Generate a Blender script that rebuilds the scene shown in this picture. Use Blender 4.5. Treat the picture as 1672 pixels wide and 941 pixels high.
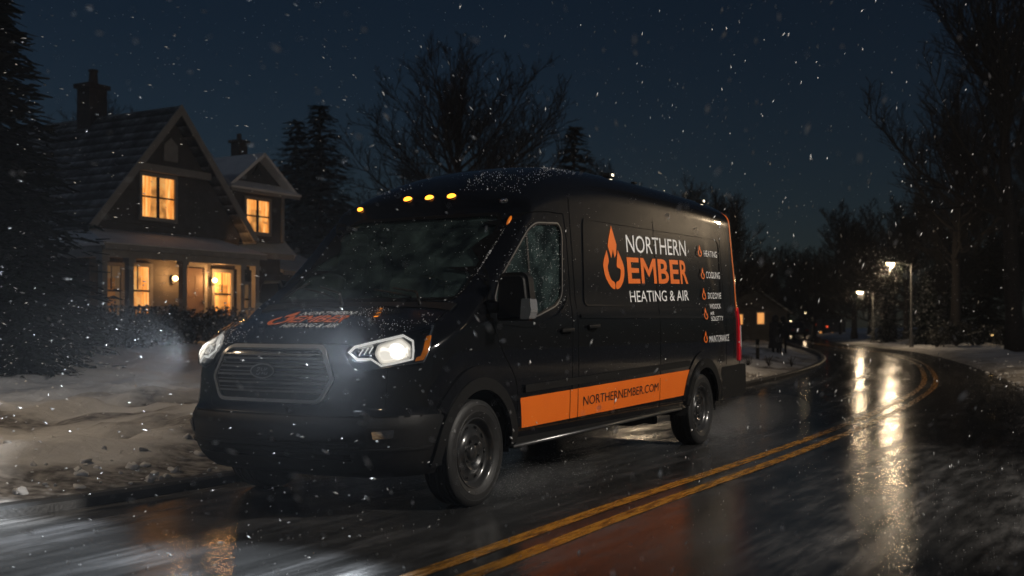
import bpy, bmesh, math, random
from mathutils import Vector, Matrix, noise
from mathutils.bvhtree import BVHTree

for o in list(bpy.data.objects):
    bpy.data.objects.remove(o, do_unlink=True)
SC = bpy.context.scene
COL = SC.collection
R = math.radians

# ------------------------------------------------------------------ camera
CAM_H = 1.23
cam_data = bpy.data.cameras.new("camera")
cam = bpy.data.objects.new("camera", cam_data)
COL.objects.link(cam)
cam.location = (0, 0, CAM_H)
cam.rotation_euler = (R(90), 0, 0)
cam_data.sensor_width = 36
cam_data.lens = 1783 / 1672 * 36
cam_data.shift_y = 59.5 / 1672
cam_data.clip_end = 2000
cam_data.clip_start = 0.05
cam_data.dof.use_dof = True
cam_data.dof.focus_distance = 9.0
cam_data.dof.aperture_fstop = 2.0
SC.camera = cam

# ------------------------------------------------------------------ night sky
world = bpy.data.worlds.new("World")
SC.world = world
world.use_nodes = True
wn = world.node_tree.nodes
wl = world.node_tree.links
bg = wn["Background"]
sky = wn.new("ShaderNodeTexSky")
sky.sky_type = 'NISHITA'
sky.sun_disc = False
sky.sun_elevation = R(22)
sky.sun_rotation = R(145)
sky.air_density = 1.0
sky.dust_density = 0.6
sky.ozone_density = 4.0
hs = wn.new("ShaderNodeHueSaturation")
hs.inputs['Saturation'].default_value = 1.12
wl.new(sky.outputs[0], hs.inputs['Color'])
wl.new(hs.outputs[0], bg.inputs['Color'])
bg.inputs['Strength'].default_value = 0.0042

# moonlight through the cloud: very weak, soft, cool
sun_d = bpy.data.lights.new("moon", 'SUN')
sun_d.energy = 0.075
sun_d.angle = R(6)
sun_d.color = (0.75, 0.86, 1.0)
sun = bpy.data.objects.new("moon", sun_d)
COL.objects.link(sun)
sun.rotation_euler = (R(58), 0, R(-28))

SC.view_settings.view_transform = 'Standard'
SC.view_settings.look = 'None'
SC.view_settings.exposure = 0.0
SC.view_settings.gamma = 1.0
SC.view_settings.use_curve_mapping = False
SC.cycles.use_denoising = True
SC.cycles.max_bounces = 8
SC.cycles.transparent_max_bounces = 12
SC.cycles.sample_clamp_indirect = 3.0
SC.cycles.caustics_reflective = False
SC.cycles.caustics_refractive = False

# ------------------------------------------------------------------ materials
def pm(name, col, rough=0.5, metal=0.0, coat=0.0, emit=None, estr=0.0, trans=0.0, ior=1.45, spec=0.5, alpha=1.0):
    m = bpy.data.materials.new(name)
    m.use_nodes = True
    b = m.node_tree.nodes["Principled BSDF"]
    b.inputs["Base Color"].default_value = (*col, 1)
    b.inputs["Roughness"].default_value = rough
    b.inputs["Metallic"].default_value = metal
    b.inputs["Coat Weight"].default_value = coat
    b.inputs["Coat Roughness"].default_value = 0.04
    b.inputs["IOR"].default_value = ior
    b.inputs["Specular IOR Level"].default_value = spec
    b.inputs["Transmission Weight"].default_value = trans
    b.inputs["Alpha"].default_value = alpha
    if emit:
        b.inputs["Emission Color"].default_value = (*emit, 1)
        b.inputs["Emission Strength"].default_value = estr
    return m

class N:
    """small helper for wiring nodes"""
    def __init__(s, m):
        s.t = m.node_tree
        s.b = s.t.nodes.get("Principled BSDF")
        s.out = s.t.nodes.get("Material Output")
    def n(s, typ, **kw):
        nd = s.t.nodes.new(typ)
        for k, v in kw.items():
            if k in nd.inputs:
                nd.inputs[k].default_value = v
            else:
                setattr(nd, k, v)
        return nd
    def l(s, a, b):
        s.t.links.new(a, b)
    def ramp(s, fac, stops):
        r = s.n("ShaderNodeValToRGB")
        e = r.color_ramp.elements
        while len(e) < len(stops):
            e.new(0.5)
        for i, (p, c) in enumerate(stops):
            e[i].position = p
            e[i].color = (*c, 1) if len(c) == 3 else c
        s.l(fac, r.inputs[0])
        return r
    def bump(s, h, strength=0.3, dist=0.01):
        b = s.n("ShaderNodeBump")
        b.inputs["Strength"].default_value = strength
        b.inputs["Distance"].default_value = dist
        s.l(h, b.inputs["Height"])
        s.l(b.outputs[0], s.b.inputs["Normal"])
        return b

def g3(v):
    return (v, v, v)

def noisy(name, c0, c1, scale=5, rough=0.6, bump=0.0, detail=4, bscale=None, coat=0.0, dist=0.01):
    m = pm(name, c0, rough, coat=coat)
    k = N(m)
    tc = k.n("ShaderNodeTexCoord")
    nz = k.n("ShaderNodeTexNoise", Scale=scale, Detail=detail)
    k.l(tc.outputs["Object"], nz.inputs["Vector"])
    r = k.ramp(nz.outputs[0], [(0.3, c0), (0.7, c1)])
    k.l(r.outputs[0], k.b.inputs["Base Color"])
    if bump:
        n2 = k.n("ShaderNodeTexNoise", Scale=bscale or scale * 4, Detail=3)
        k.l(tc.outputs["Object"], n2.inputs["Vector"])
        k.bump(n2.outputs[0], bump, dist)
    return m

# ------------------------------------------------------------------ object helpers
def tag(o, label=None, cat=None, group=None, kind=None):
    if label: o["label"] = label
    if cat: o["category"] = cat
    if group: o["group"] = group
    if kind: o["kind"] = kind
    return o

def link(o, parent=None):
    COL.objects.link(o)
    if parent is not None:
        o.parent = parent
    return o

def empty(name, loc=(0, 0, 0), rz=0.0):
    o = bpy.data.objects.new(name, None)
    o.empty_display_size = 0.2
    o.location = loc
    o.rotation_euler = (0, 0, rz)
    return link(o)

def obj(name, bm, mat, parent=None, smooth=False, mats=None):
    me = bpy.data.meshes.new(name)
    bm.to_mesh(me)
    bm.free()
    for m in (mats or [mat]):
        me.materials.append(m)
    if smooth:
        for p in me.polygons:
            p.use_smooth = True
    o = bpy.data.objects.new(name, me)
    return link(o, parent)

def raw(name, verts, faces, mat, parent=None, smooth=False):
    me = bpy.data.meshes.new(name)
    me.from_pydata(verts, [], faces)
    me.materials.append(mat)
    if smooth:
        for p in me.polygons:
            p.use_smooth = True
    o = bpy.data.objects.new(name, me)
    return link(o, parent)

def children(o):
    return [c for c in bpy.data.objects if c.parent == o]

def copy_tree(o, parent=None):
    c = o.copy()
    COL.objects.link(c)
    c.parent = parent
    for ch in children(o):
        copy_tree(ch, c)
    return c

def add_box(bm, c, s, rot=None, bev=0.0):
    m = Matrix.Translation(c)
    if rot is not None:
        m = m @ rot.to_4x4()
    r = bmesh.ops.create_cube(bm, size=1.0, matrix=m @ Matrix.Diagonal((s[0], s[1], s[2], 1)))
    if bev:
        vs = r['verts']
        es = list({e for v in vs for e in v.link_edges})
        bmesh.ops.bevel(bm, geom=es, offset=bev, segments=2, affect='EDGES', profile=0.6)

def box(c, s, rot=None, bev=0.0):
    bm = bmesh.new()
    add_box(bm, c, s, rot, bev)
    return bm

def frame_of(d):
    d = d.normalized()
    a = Vector((0, 0, 1)) if abs(d.z) < 0.9 else Vector((1, 0, 0))
    x = d.cross(a).normalized()
    return x, d.cross(x).normalized()

def add_tube(bm, pts, radii, n=8, caps=True):
    pts = [Vector(p) for p in pts]
    if not hasattr(radii, '__len__'):
        radii = [radii] * len(pts)
    rings = []
    px = None
    for i, p in enumerate(pts):
        d = (pts[min(i + 1, len(pts) - 1)] - pts[max(i - 1, 0)])
        if d.length < 1e-9: d = Vector((0, 0, 1))
        d.normalize()
        if px is None:
            x, y = frame_of(d)
        else:
            x = (px - d * px.dot(d))
            x = x.normalized() if x.length > 1e-6 else frame_of(d)[0]
            y = d.cross(x)
        px = x
        rings.append([bm.verts.new(p + (x * math.cos(2 * math.pi * k / n) + y * math.sin(2 * math.pi * k / n)) * radii[i]) for k in range(n)])
    for a, b in zip(rings, rings[1:]):
        for k in range(n):
            bm.faces.new((a[k], a[(k + 1) % n], b[(k + 1) % n], b[k]))
    if caps and n > 2:
        bm.faces.new(rings[0][::-1])
        bm.faces.new(rings[-1])

def tube(pts, radii, n=8):
    bm = bmesh.new()
    add_tube(bm, pts, radii, n)
    return bm

def add_lathe(bm, prof, axis='z', seg=48, c=(0, 0, 0)):
    """prof: list of (radius, height); closed surface of revolution"""
    c = Vector(c)
    rings = []
    for r, h in prof:
        ring = []
        for k in range(seg):
            a = 2 * math.pi * k / seg
            u, v = r * math.cos(a), r * math.sin(a)
            p = {'z': (u, v, h), 'y': (u, h, v), 'x': (h, u, v)}[axis]
            ring.append(bm.verts.new(c + Vector(p)))
        rings.append(ring)
    for a, b in zip(rings, rings[1:]):
        for k in range(seg):
            bm.faces.new((a[k], a[(k + 1) % seg], b[(k + 1) % seg], b[k]))
    return rings

def lathe(prof, axis='z', seg=48, c=(0, 0, 0)):
    bm = bmesh.new()
    add_lathe(bm, prof, axis, seg, c)
    bmesh.ops.recalc_face_normals(bm, faces=bm.faces)
    return bm

def add_prism(bm, poly, ext, plane='xz', at=0.0):
    """extrude a 2D polygon by ext along the remaining axis starting at 'at'"""
    def P(a, b, t):
        return {'xz': (a, t, b), 'yz': (t, a, b), 'xy': (a, b, t)}[plane]
    v0 = [bm.verts.new(P(a, b, at)) for a, b in poly]
    v1 = [bm.verts.new(P(a, b, at + ext)) for a, b in poly]
    n = len(poly)
    fs = [bm.faces.new(v0), bm.faces.new(v1[::-1])]
    for i in range(n):
        fs.append(bm.faces.new((v0[i], v1[i], v1[(i + 1) % n], v0[(i + 1) % n])))
    bmesh.ops.recalc_face_normals(bm, faces=fs)

def prism(poly, ext, plane='xz', at=0.0):
    bm = bmesh.new()
    add_prism(bm, poly, ext, plane, at)
    return bm

def smoothstep(a, b, x):
    t = min(1, max(0, (x - a) / (b - a)))
    return t * t * (3 - 2 * t)

def interp(tab, x):
    """monotone cubic (Hermite) interpolation in a table of (x, y)"""
    if x <= tab[0][0]: 
        return tab[0][1]
    if x >= tab[-1][0]:
        return tab[-1][1]
    n = len(tab)
    for i in range(n - 1):
        if tab[i][0] <= x <= tab[i + 1][0]:
            break
    def sl(j):
        return (tab[j + 1][1] - tab[j][1]) / (tab[j + 1][0] - tab[j][0])
    def tan(j):
        if j == 0: return sl(0)
        if j == n - 1: return sl(n - 2)
        a, b = sl(j - 1), sl(j)
        if a * b <= 0: return 0
        return 2 * a * b / (a + b)
    h = tab[i + 1][0] - tab[i][0]
    t = (x - tab[i][0]) / h
    m0, m1 = tan(i) * h, tan(i + 1) * h
    y0, y1 = tab[i][1], tab[i + 1][1]
    return (2*t**3 - 3*t*t + 1)*y0 + (t**3 - 2*t*t + t)*m0 + (-2*t**3 + 3*t*t)*y1 + (t**3 - t*t)*m1
HAZE = True
# ================================================================== THE VAN
# local axes: x forward, y to the van's left (the visible side), z up
VAN_A = math.atan2(-.8686, -.4955)
van = empty("work_van", (-0.987, 8.056, 0.0), VAN_A)
tag(van, "glossy black high-roof work van with orange lettering and lit headlights driving on the wet road", "van")

M_paint = pm("black_paint", (0.004, 0.0042, 0.005), 0.45, coat=1.0, spec=0.06)
k = N(M_paint)
tc = k.n("ShaderNodeTexCoord")
nz = k.n("ShaderNodeTexNoise", Scale=90.0, Detail=2)
k.l(tc.outputs["Object"], nz.inputs["Vector"])
rr = k.ramp(nz.outputs[0], [(0.3, g3(0.24)), (0.7, g3(0.32))])
k.l(rr.outputs[0], k.b.inputs["Roughness"])
n2 = k.n("ShaderNodeTexNoise", Scale=1.6, Detail=3)
k.l(tc.outputs["Object"], n2.inputs["Vector"])
r2 = k.ramp(n2.outputs[0], [(0.35, g3(0.02)), (0.75, g3(0.09))])
k.l(r2.outputs[0], k.b.inputs["Coat Roughness"])
M_plastic = noisy("black_plastic", g3(0.006), g3(0.010), 60, 0.5, 0.15, 3, 400, dist=0.002)
N(M_plastic).b.inputs['Specular IOR Level'].default_value = .28
M_rubber = noisy("tyre_rubber", g3(0.009), g3(0.016), 30, 0.55, 0.2, 3, 90, dist=0.003)
M_steel = pm("black_steel_wheel", g3(0.02), 0.3, metal=0.0, coat=0.8)
M_gap = pm("shut_line", g3(0.001), 0.9, spec=0.1)
M_under = pm("underbody_black", g3(0.01), 0.8)
M_orange = noisy("orange_vinyl", (0.80, 0.16, 0.012), (0.74, 0.135, 0.010), 3, 0.42)
M_white = pm("white_vinyl", (0.82, 0.82, 0.82), 0.45)
M_blackv = pm("black_vinyl", g3(0.008), 0.5)
M_chrome = pm("dark_chrome", g3(0.42), 0.22, metal=1.0)
M_glass = bpy.data.materials.new("tinted_glass")
M_glass.use_nodes = True
k = N(M_glass)
k.t.nodes.remove(k.b)
tr = k.n("ShaderNodeBsdfTransparent")
tr.inputs[0].default_value = (0.62, 0.74, 0.72, 1)
gl = k.n("ShaderNodeBsdfGlossy", Roughness=0.02)
fr = k.n("ShaderNodeFresnel", IOR=1.5)
mx = k.n("ShaderNodeMixShader")
k.l(fr.outputs[0], mx.inputs[0]); k.l(tr.outputs[0], mx.inputs[1]); k.l(gl.outputs[0], mx.inputs[2])
# patchy teal diffuse painted in for the sky's reflection on the glass
df = k.n("ShaderNodeBsdfDiffuse")
df.inputs[0].default_value = (.30, .46, .44, 1)
tc = k.n("ShaderNodeTexCoord")
nz = k.n("ShaderNodeTexNoise", Scale=5.0, Detail=6, Roughness=.7)
k.l(tc.outputs["Object"], nz.inputs["Vector"])
fz = k.ramp(nz.outputs[0], [(.40, g3(.015)), (.62, g3(.10)), (.75, g3(.22))])
m2 = k.n("ShaderNodeMixShader")
k.l(fz.outputs[0], m2.inputs[0]); k.l(mx.outputs[0], m2.inputs[1]); k.l(df.outputs[0], m2.inputs[2])
k.l(m2.outputs[0], k.out.inputs[0])
M_lens = pm("clear_lens", (0.9, 0.95, 1.0), 0.05, trans=1.0, ior=1.3)

ZT = [(-5.53, 2.53), (-5.43, 2.60), (-5.1, 2.64), (-4, 2.65), (-3, 2.645), (-2.2, 2.625), (-1.6, 2.575), (-1.2, 2.475), (-0.95, 2.37),
      (-0.80, 2.285), (-0.71, 2.205), (-0.665, 2.125), (-0.63, 2.085), (0.24, 1.385), (0.30, 1.362), (0.45, 1.318), (0.7, 1.252), (0.9, 1.192), (1.02, 1.150), (1.10, 1.115), (1.15, 1.08), (1.175, 1.03)]
DROP = [(-5.53, .22), (-5.2, .34), (-1.6, .34), (-1.1, .25), (-0.72, .13), (-0.6, .08), (0.1, .08), (.3, .10), (.6, .13), (1.0, .10), (1.175, .06)]
EXPN = [(-5.53, 2.7), (-1.6, 2.7), (-0.8, 2.6), (-0.62, 4.5), (.2, 4.5), (.35, 2.6), (1.175, 2.6)]
WZ = [(.25, .925), (.36, .965), (.5, .995), (.66, 1.003), (.85, 1.006), (1.2, 1.0), (1.34, .99), (1.42, .972), (1.55, .962), (2.0, .925), (2.3, .90), (2.6, .88)]
TAP = [(-5.53, .945), (-5.47, .972), (-5.35, .992), (-5.0, 1), (.55, 1), (.8, .985), (.95, .955), (1.06, .90), (1.14, .82), (1.175, .74)]
ZB = [(-5.53, .42), (-0.4, .37), (.3, .30), (1.175, .26)]
DZ = [(.25, -.16), (.32, -.05), (.40, .01), (.5, .045), (.58, .055), (.64, .045), (.67, .01), (.72, -.005), (.9, -.03), (1.05, -.055), (1.12, -.08), (1.2, -.08)]
XS = [-5.53, -5.525, -5.51, -5.48, -5.43, -5.35, -5.2, -5.0] + [-4.8 + .2 * i for i in range(16)] + [-1.65, -1.5, -1.4, -1.3, -1.2, -1.12, -1.04, -.97, -.9, -.85, -.8, -.76, -.73, -.7, -.68, -.66, -.645, -.62, -.58] + \
     [-.5 + .1 * i for i in range(7)] + [.17, .21, .235, .25, .27, .3, .36, .44, .52, .6, .68, .76, .84, .9, .95, 1.0, 1.04, 1.07, 1.1, 1.125, 1.145, 1.16, 1.17, 1.175]
def van_section(x):
    zt = interp(ZT, x); d = interp(DROP, x); ze = zt - d; zb = interp(ZB, x); n = interp(EXPN, x); tap = interp(TAP, x)
    lv = [zb + (.66 - zb) * i / 9 for i in range(10)]
    rest = 16
    lv += [.66 + (ze - .66) * (i / rest) for i in range(1, rest + 1)]
    side = [(interp(WZ, z) * tap, z) for z in lv]
    ye = side[-1][0]
    nt = 18
    top = []
    for i in range(1, nt):
        ph = math.pi / 2 * i / nt
        top.append((ye * math.cos(ph) ** (2 / n), ze + d * math.sin(ph) ** (2 / n)))
    return side, top, zt
def van_def(x, y, z):
    """bend of the nose in plan and in side view"""
    w = min(1, max(0, (x - .25) / .925))
    bow = .30 * (abs(y) ** 3.0) * w ** 1.5
    dz = interp(DZ, z) * smoothstep(.45, 1.1, x)
    return (x - bow + dz, y, z)
def loft_body():
    bm = bmesh.new()
    grid = []
    for x in XS:
        side, top, zt = van_section(x)
        loop = [(-y, z) for y, z in side] + [(-y, z) for y, z in top] + [(0, zt)] + [(y, z) for y, z in top[::-1]] + [(y, z) for y, z in side[::-1]]
        grid.append([bm.verts.new(van_def(x, y, z)) for y, z in loop])
    n = len(grid[0])
    ns = 26
    for a, b in zip(grid, grid[1:]):
        for i in range(n - 1):
            bm.faces.new((a[i], b[i], b[i + 1], a[i + 1]))
    ncol = n - 2 * ns + 1       # spans across between the two side edges
    def cap(ring, x, flip):
        side, top, zt = van_section(x)
        rows = []
        for r in range(ns):
            L, Rr = ring[r], ring[n - 1 - r]
            row = [L]
            for c in range(1, ncol):
                if r == ns - 1:
                    row.append(ring[ns - 1 + c])
                else:
                    zz = side[r][1]
                    yy = -side[r][0] + 2 * side[r][0] * c / ncol
                    # shape columns like the top edge
                    yt = ring[ns - 1 + c].co.y
                    t = r / (ns - 1)
                    yq = yy * (1 - t) + yt * t
                    row.append(bm.verts.new(van_def(x, yq, zz)))
            row.append(Rr)
            rows.append(row)
        for a, b in zip(rows, rows[1:]):
            for c in range(ncol):
                f = (a[c], a[c + 1], b[c + 1], b[c])
                bm.faces.new(f if not flip else f[::-1])
        return rows[0]
    lo0 = cap(grid[0], XS[0], True)
    lo1 = cap(grid[-1], XS[-1], False)
    rows = [lo0] 
    for g in grid[1:-1]:
        L, Rr = g[0], g[n - 1]
        rows.append([L] + [bm.verts.new(L.co.lerp(Rr.co, c / ncol)) for c in range(1, ncol)] + [Rr])
    rows.append(lo1)
    for a, b in zip(rows, rows[1:]):
        for c in range(ncol):
            bm.faces.new((a[c], a[c + 1], b[c + 1], b[c]))
    bmesh.ops.recalc_face_normals(bm, faces=bm.faces)
    return bm

bm0 = loft_body()
BODY_BVH = BVHTree.FromBMesh(bm0)
# axes used to wrap trim and lettering onto the skin: (origin function, direction)
def ax_left(a, b):   return Vector((a, 2.0, b)), Vector((0, -1, 0))
def ax_right(a, b):  return Vector((a, -2.0, b)), Vector((0, 1, 0))
def ax_front(a, b):  return Vector((3.0, a, b)), Vector((-1, 0, 0))
def ax_rear(a, b):   return Vector((-7.0, a, b)), Vector((1, 0, 0))
def ax_top(a, b):    return Vector((a, b, 4.0)), Vector((0, 0, -1))
Q = math.sqrt(.5)
def ax_dleft(a, b):  return Vector((2 * Q - a * Q, 2 * Q + a * Q, b)), Vector((-Q, -Q, 0))
def ax_dright(a, b): return Vector((2 * Q - a * Q, -2 * Q - a * Q, b)), Vector((-Q, Q, 0))
def skin(ax, a, b, off=0.0):
    o, d = ax(a, b)
    h, nrm, i, dist = BODY_BVH.ray_cast(o, d)
    if h is None:
        h, nrm, i, dist = BODY_BVH.find_nearest(o + d * 1.2)
    return h + nrm * off, nrm

def gridcut(bm, g):
    if g <= 0: return
    for ax in (0, 1):
        lo = min(v.co[ax] for v in bm.verts); hi = max(v.co[ax] for v in bm.verts)
        n = int((hi - lo) / g)
        for i in range(1, n + 1):
            no = Vector((1, 0, 0)) if ax == 0 else Vector((0, 1, 0))
            co = Vector((0, 0, 0)); co[ax] = lo + (hi - lo) * i / (n + 1)
            bmesh.ops.bisect_plane(bm, geom=bm.verts[:] + bm.edges[:] + bm.faces[:], dist=1e-5, plane_co=co, plane_no=no)

def wrap(bm, ax, off, thick=0.0, g=0.05):
    """bm holds a flat shape in (a, b); lay it on the skin"""
    gridcut(bm, g)
    nrms = {}
    for v in bm.verts:
        p, nr = skin(ax, v.co.x, v.co.y, off)
        v.co = p
        nrms[v] = nr
    if bm.faces:
        bm.normal_update()
        f = max(bm.faces, key=lambda f: f.calc_area())
        avg = sum((nrms[v] for v in f.verts), Vector())
        if f.normal.dot(avg) < 0:
            bmesh.ops.reverse_faces(bm, faces=bm.faces[:])
    if thick:
        bm.normal_update()
        geom = bm.faces[:]
        ret = bmesh.ops.extrude_face_region(bm, geom=geom)
        nv = [e for e in ret['geom'] if isinstance(e, bmesh.types.BMVert)]
        old = list(nrms.items())
        kd = {tuple(round(c, 5) for c in v.co): nr for v, nr in old if v.is_valid}
        for v in nv:
            nr = kd.get(tuple(round(c, 5) for c in v.co))
            if nr is not None:
                v.co -= nr * -thick
        bmesh.ops.recalc_face_normals(bm, faces=bm.faces[:])
    return bm

def flat_poly(poly, holes=None):
    bm = bmesh.new()
    vs = [bm.verts.new((a, b, 0)) for a, b in poly]
    f = bm.faces.new(vs)
    f.normal_update()
    bmesh.ops.triangulate(bm, faces=[f])
    return bm

def round_poly(poly, r, n=5):
    out = []
    m = len(poly)
    for i in range(m):
        p0, p1, p2 = Vector(poly[i - 1]), Vector(poly[i]), Vector(poly[(i + 1) % m])
        rr = r[i] if hasattr(r, '__len__') else r
        rr = min(rr, (p0 - p1).length * .45, (p2 - p1).length * .45)
        a = p1 + (p0 - p1).normalized() * rr
        b = p1 + (p2 - p1).normalized() * rr
        for k in range(n + 1):
            t = k / n
            q = a * (1 - t) ** 2 + p1 * 2 * t * (1 - t) + b * t * t
            out.append((q.x, q.y))
    return out

def offset_poly(poly, w):
    """grow (w > 0) or shrink a closed polygon"""
    m = len(poly)
    area = sum(poly[i][0] * poly[(i + 1) % m][1] - poly[(i + 1) % m][0] * poly[i][1] for i in range(m))
    s = 1 if area > 0 else -1
    out = []
    for i in range(m):
        p0, p1, p2 = Vector(poly[i - 1]), Vector(poly[i]), Vector(poly[(i + 1) % m])
        d0 = (p1 - p0); d1 = (p2 - p1)
        n0 = Vector((d0.y, -d0.x)); n1 = Vector((d1.y, -d1.x))
        if n0.length > 1e-9: n0.normalize()
        if n1.length > 1e-9: n1.normalize()
        nn = n0 + n1
        if nn.length < 1e-6: nn = n0
        nn.normalize()
        c = max(.5, nn.dot(n0) if n0.length > 0 else 1)
        q = p1 + nn * (w * s / c)
        out.append((q.x, q.y))
    return out

def ring_band(poly, w_out, w_in):
    bm = bmesh.new()
    o = [bm.verts.new((a, b, 0)) for a, b in offset_poly(poly, w_out)]
    i = [bm.verts.new((a, b, 0)) for a, b in offset_poly(poly, -w_in)]
    m = len(poly)
    for q in range(m):
        bm.faces.new((o[q], o[(q + 1) % m], i[(q + 1) % m], i[q]))
    return bm

def line_band(pts, w, bm=None):
    bm = bm or bmesh.new()
    pts = [Vector(p) for p in pts]
    a, b = [], []
    for i, p in enumerate(pts):
        d = (pts[min(i + 1, len(pts) - 1)] - pts[max(i - 1, 0)]).normalized()
        n = Vector((-d.y, d.x)) * w / 2
        a.append(bm.verts.new((p.x + n.x, p.y + n.y, 0)))
        b.append(bm.verts.new((p.x - n.x, p.y - n.y, 0)))
    for i in range(len(pts) - 1):
        bm.faces.new((a[i], a[i + 1], b[i + 1], b[i]))
    return bm

def text_flat(s, a0, a1, b0, b1, bold=0.0, flip=False, shear=0.0):
    """the words s fitted in the rectangle a0..a1 x b0..b1 (a may run backwards)"""
    cu = bpy.data.curves.new("lettering", 'FONT')
    cu.body = s
    cu.size = 1
    cu.offset = bold
    cu.resolution_u = 3
    t = bpy.data.objects.new("lettering", cu)
    COL.objects.link(t)
    dg = bpy.context.evaluated_depsgraph_get()
    me = bpy.data.meshes.new_from_object(t.evaluated_get(dg))
    bpy.data.objects.remove(t)
    bm = bmesh.new()
    bm.from_mesh(me)
    bpy.data.meshes.remove(me)
    x0 = min(v.co.x for v in bm.verts); x1 = max(v.co.x for v in bm.verts)
    y0 = min(v.co.y for v in bm.verts); y1 = max(v.co.y for v in bm.verts)
    for v in bm.verts:
        u = (v.co.x - x0) / (x1 - x0); w = (v.co.y - y0) / (y1 - y0)
        v.co = Vector((a0 + (a1 - a0) * u + shear * w, b0 + (b1 - b0) * w, 0))
    bmesh.ops.remove_doubles(bm, verts=bm.verts[:], dist=1e-5)
    return bm

M_SHAPE = [(0, 0), (0, 1), (.20, 1), (.5, .55), (.80, 1), (1, 1), (1, 0), (.82, 0), (.82, .70), (.5, .25), (.18, .70), (.18, 0)]
def bold_word(a0, a1, b0, b1, bold):
    """EMBER set letter by letter in heavy strokes"""
    out = bmesh.new()
    for ch, f0, f1 in (("E", 0, .18), ("M", .205, .445), ("B", .478, .655), ("E", .682, .838), ("R", .862, 1.0)):
        if ch == "M":
            b = flat_poly([(a0 + (a1 - a0) * (f0 + (f1 - f0) * u), b0 + (b1 - b0) * v) for u, v in M_SHAPE])
        else:
            b = text_flat(ch, a0 + (a1 - a0) * f0, a0 + (a1 - a0) * f1, b0, b1, bold)
        me_ = bpy.data.meshes.new("t")
        b.to_mesh(me_); b.free()
        out.from_mesh(me_)
        bpy.data.meshes.remove(me_)
    return out
# ---------------------------------------------------------------- shell with real openings
WS = round_poly([(-.80, 1.405), (.80, 1.405), (.705, 2.065), (-.705, 2.065)], [.07, .07, .09, .09])
SWIN = round_poly([(-.04, 1.40), (-.12, 1.535), (-.60, 1.93), (-.72, 1.985), (-1.09, 2.01), (-1.13, 1.95), (-1.06, 1.46), (-.95, 1.385), (-.56, 1.29), (-.16, 1.345)], [.02, .05, .05, .08, .04, .05, .06, .06, .1, .04], 4)
WHX = (.20, -4.22)
WR = .36
def shell():
    src = bpy.data.meshes.new("shell")
    bm0.to_mesh(src)
    o = bpy.data.objects.new("shell", src)
    COL.objects.link(o)
    md = o.modifiers.new("s", 'SOLIDIFY')
    md.thickness = .035
    md.offset = -1
    cb = bmesh.new()
    add_prism(cb, WS, 2.0, 'yz', -1.25)
    for s in (1, -1):
        add_prism(cb, SWIN, .55 * s, 'xz', .72 * s)
        for wx in WHX:
            pl = [(wx + .435 * math.cos(t * math.pi / 24), WR + .435 * math.sin(t * math.pi / 24)) for t in range(48)]
            add_prism(cb, pl, .6 * s, 'xz', .62 * s)
    cm = bpy.data.meshes.new("cut")
    bmesh.ops.recalc_face_normals(cb, faces=cb.faces)
    cb.to_mesh(cm)
    cb.free()
    c = bpy.data.objects.new("cut", cm)
    COL.objects.link(c)
    md = o.modifiers.new("b", 'BOOLEAN')
    md.operation = 'DIFFERENCE'
    md.solver = 'EXACT'
    md.object = c
    dg = bpy.context.evaluated_depsgraph_get()
    me = bpy.data.meshes.new_from_object(o.evaluated_get(dg))
    bpy.data.objects.remove(o)
    bpy.data.objects.remove(c)
    return me
me = shell()
def split(me, test, name, mat, parent):
    bm = bmesh.new()
    bm.from_mesh(me)
    bmesh.ops.delete(bm, geom=[f for f in bm.faces if not test(f)], context='FACES')
    for f in bm.faces:
        f.smooth = True
        f.material_index = 0
    o = obj(name, bm, mat, parent)
    o.data.set_sharp_from_angle(angle=R(38))
    return o
def is_bumper(f):
    c = f.calc_center_median()
    return c.x > .42 and c.z < .66
split(me, lambda f: not is_bumper(f), "body", M_paint, van)
bump_o = split(me, is_bumper, "front_bumper", M_plastic, van)
bm0.free()

# ---------------------------------------------------------------- glass and seals
def decal(name, bm, ax, mat, off, thick=0.0, g=.06, parent=van, smooth=True):
    wrap(bm, ax, off, thick, g)
    o = obj(name, bm, mat, parent, smooth)
    if thick:
        o.data.set_sharp_from_angle(angle=R(40))
    return o
M_wtrim = pm("window_trim_metal", g3(.30), .35, metal=.85)
ws_o = decal("windshield", flat_poly(offset_poly(WS, .01)), ax_front, M_glass, -.012)
decal("seal", ring_band(WS, .016, .012), ax_front, M_gap, .002, parent=ws_o)
for ax in (ax_left, ax_right):
    w = decal("side_window", flat_poly(offset_poly(SWIN, .01)), ax, M_glass, -.012)
    decal("seal", ring_band(SWIN, .02, .004), ax, M_plastic, .001, .004, parent=w)
    decal("trim_strip", ring_band(offset_poly(SWIN, .012), .005, .004), ax, M_wtrim, .006, .003, parent=w)
    bm = line_band([(-.575, 1.25), (-.575, 2.02)], .022)
    decal("divider_bar", bm, ax, M_chrome if ax is ax_left else M_plastic, -.008, .008, parent=w)

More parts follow.
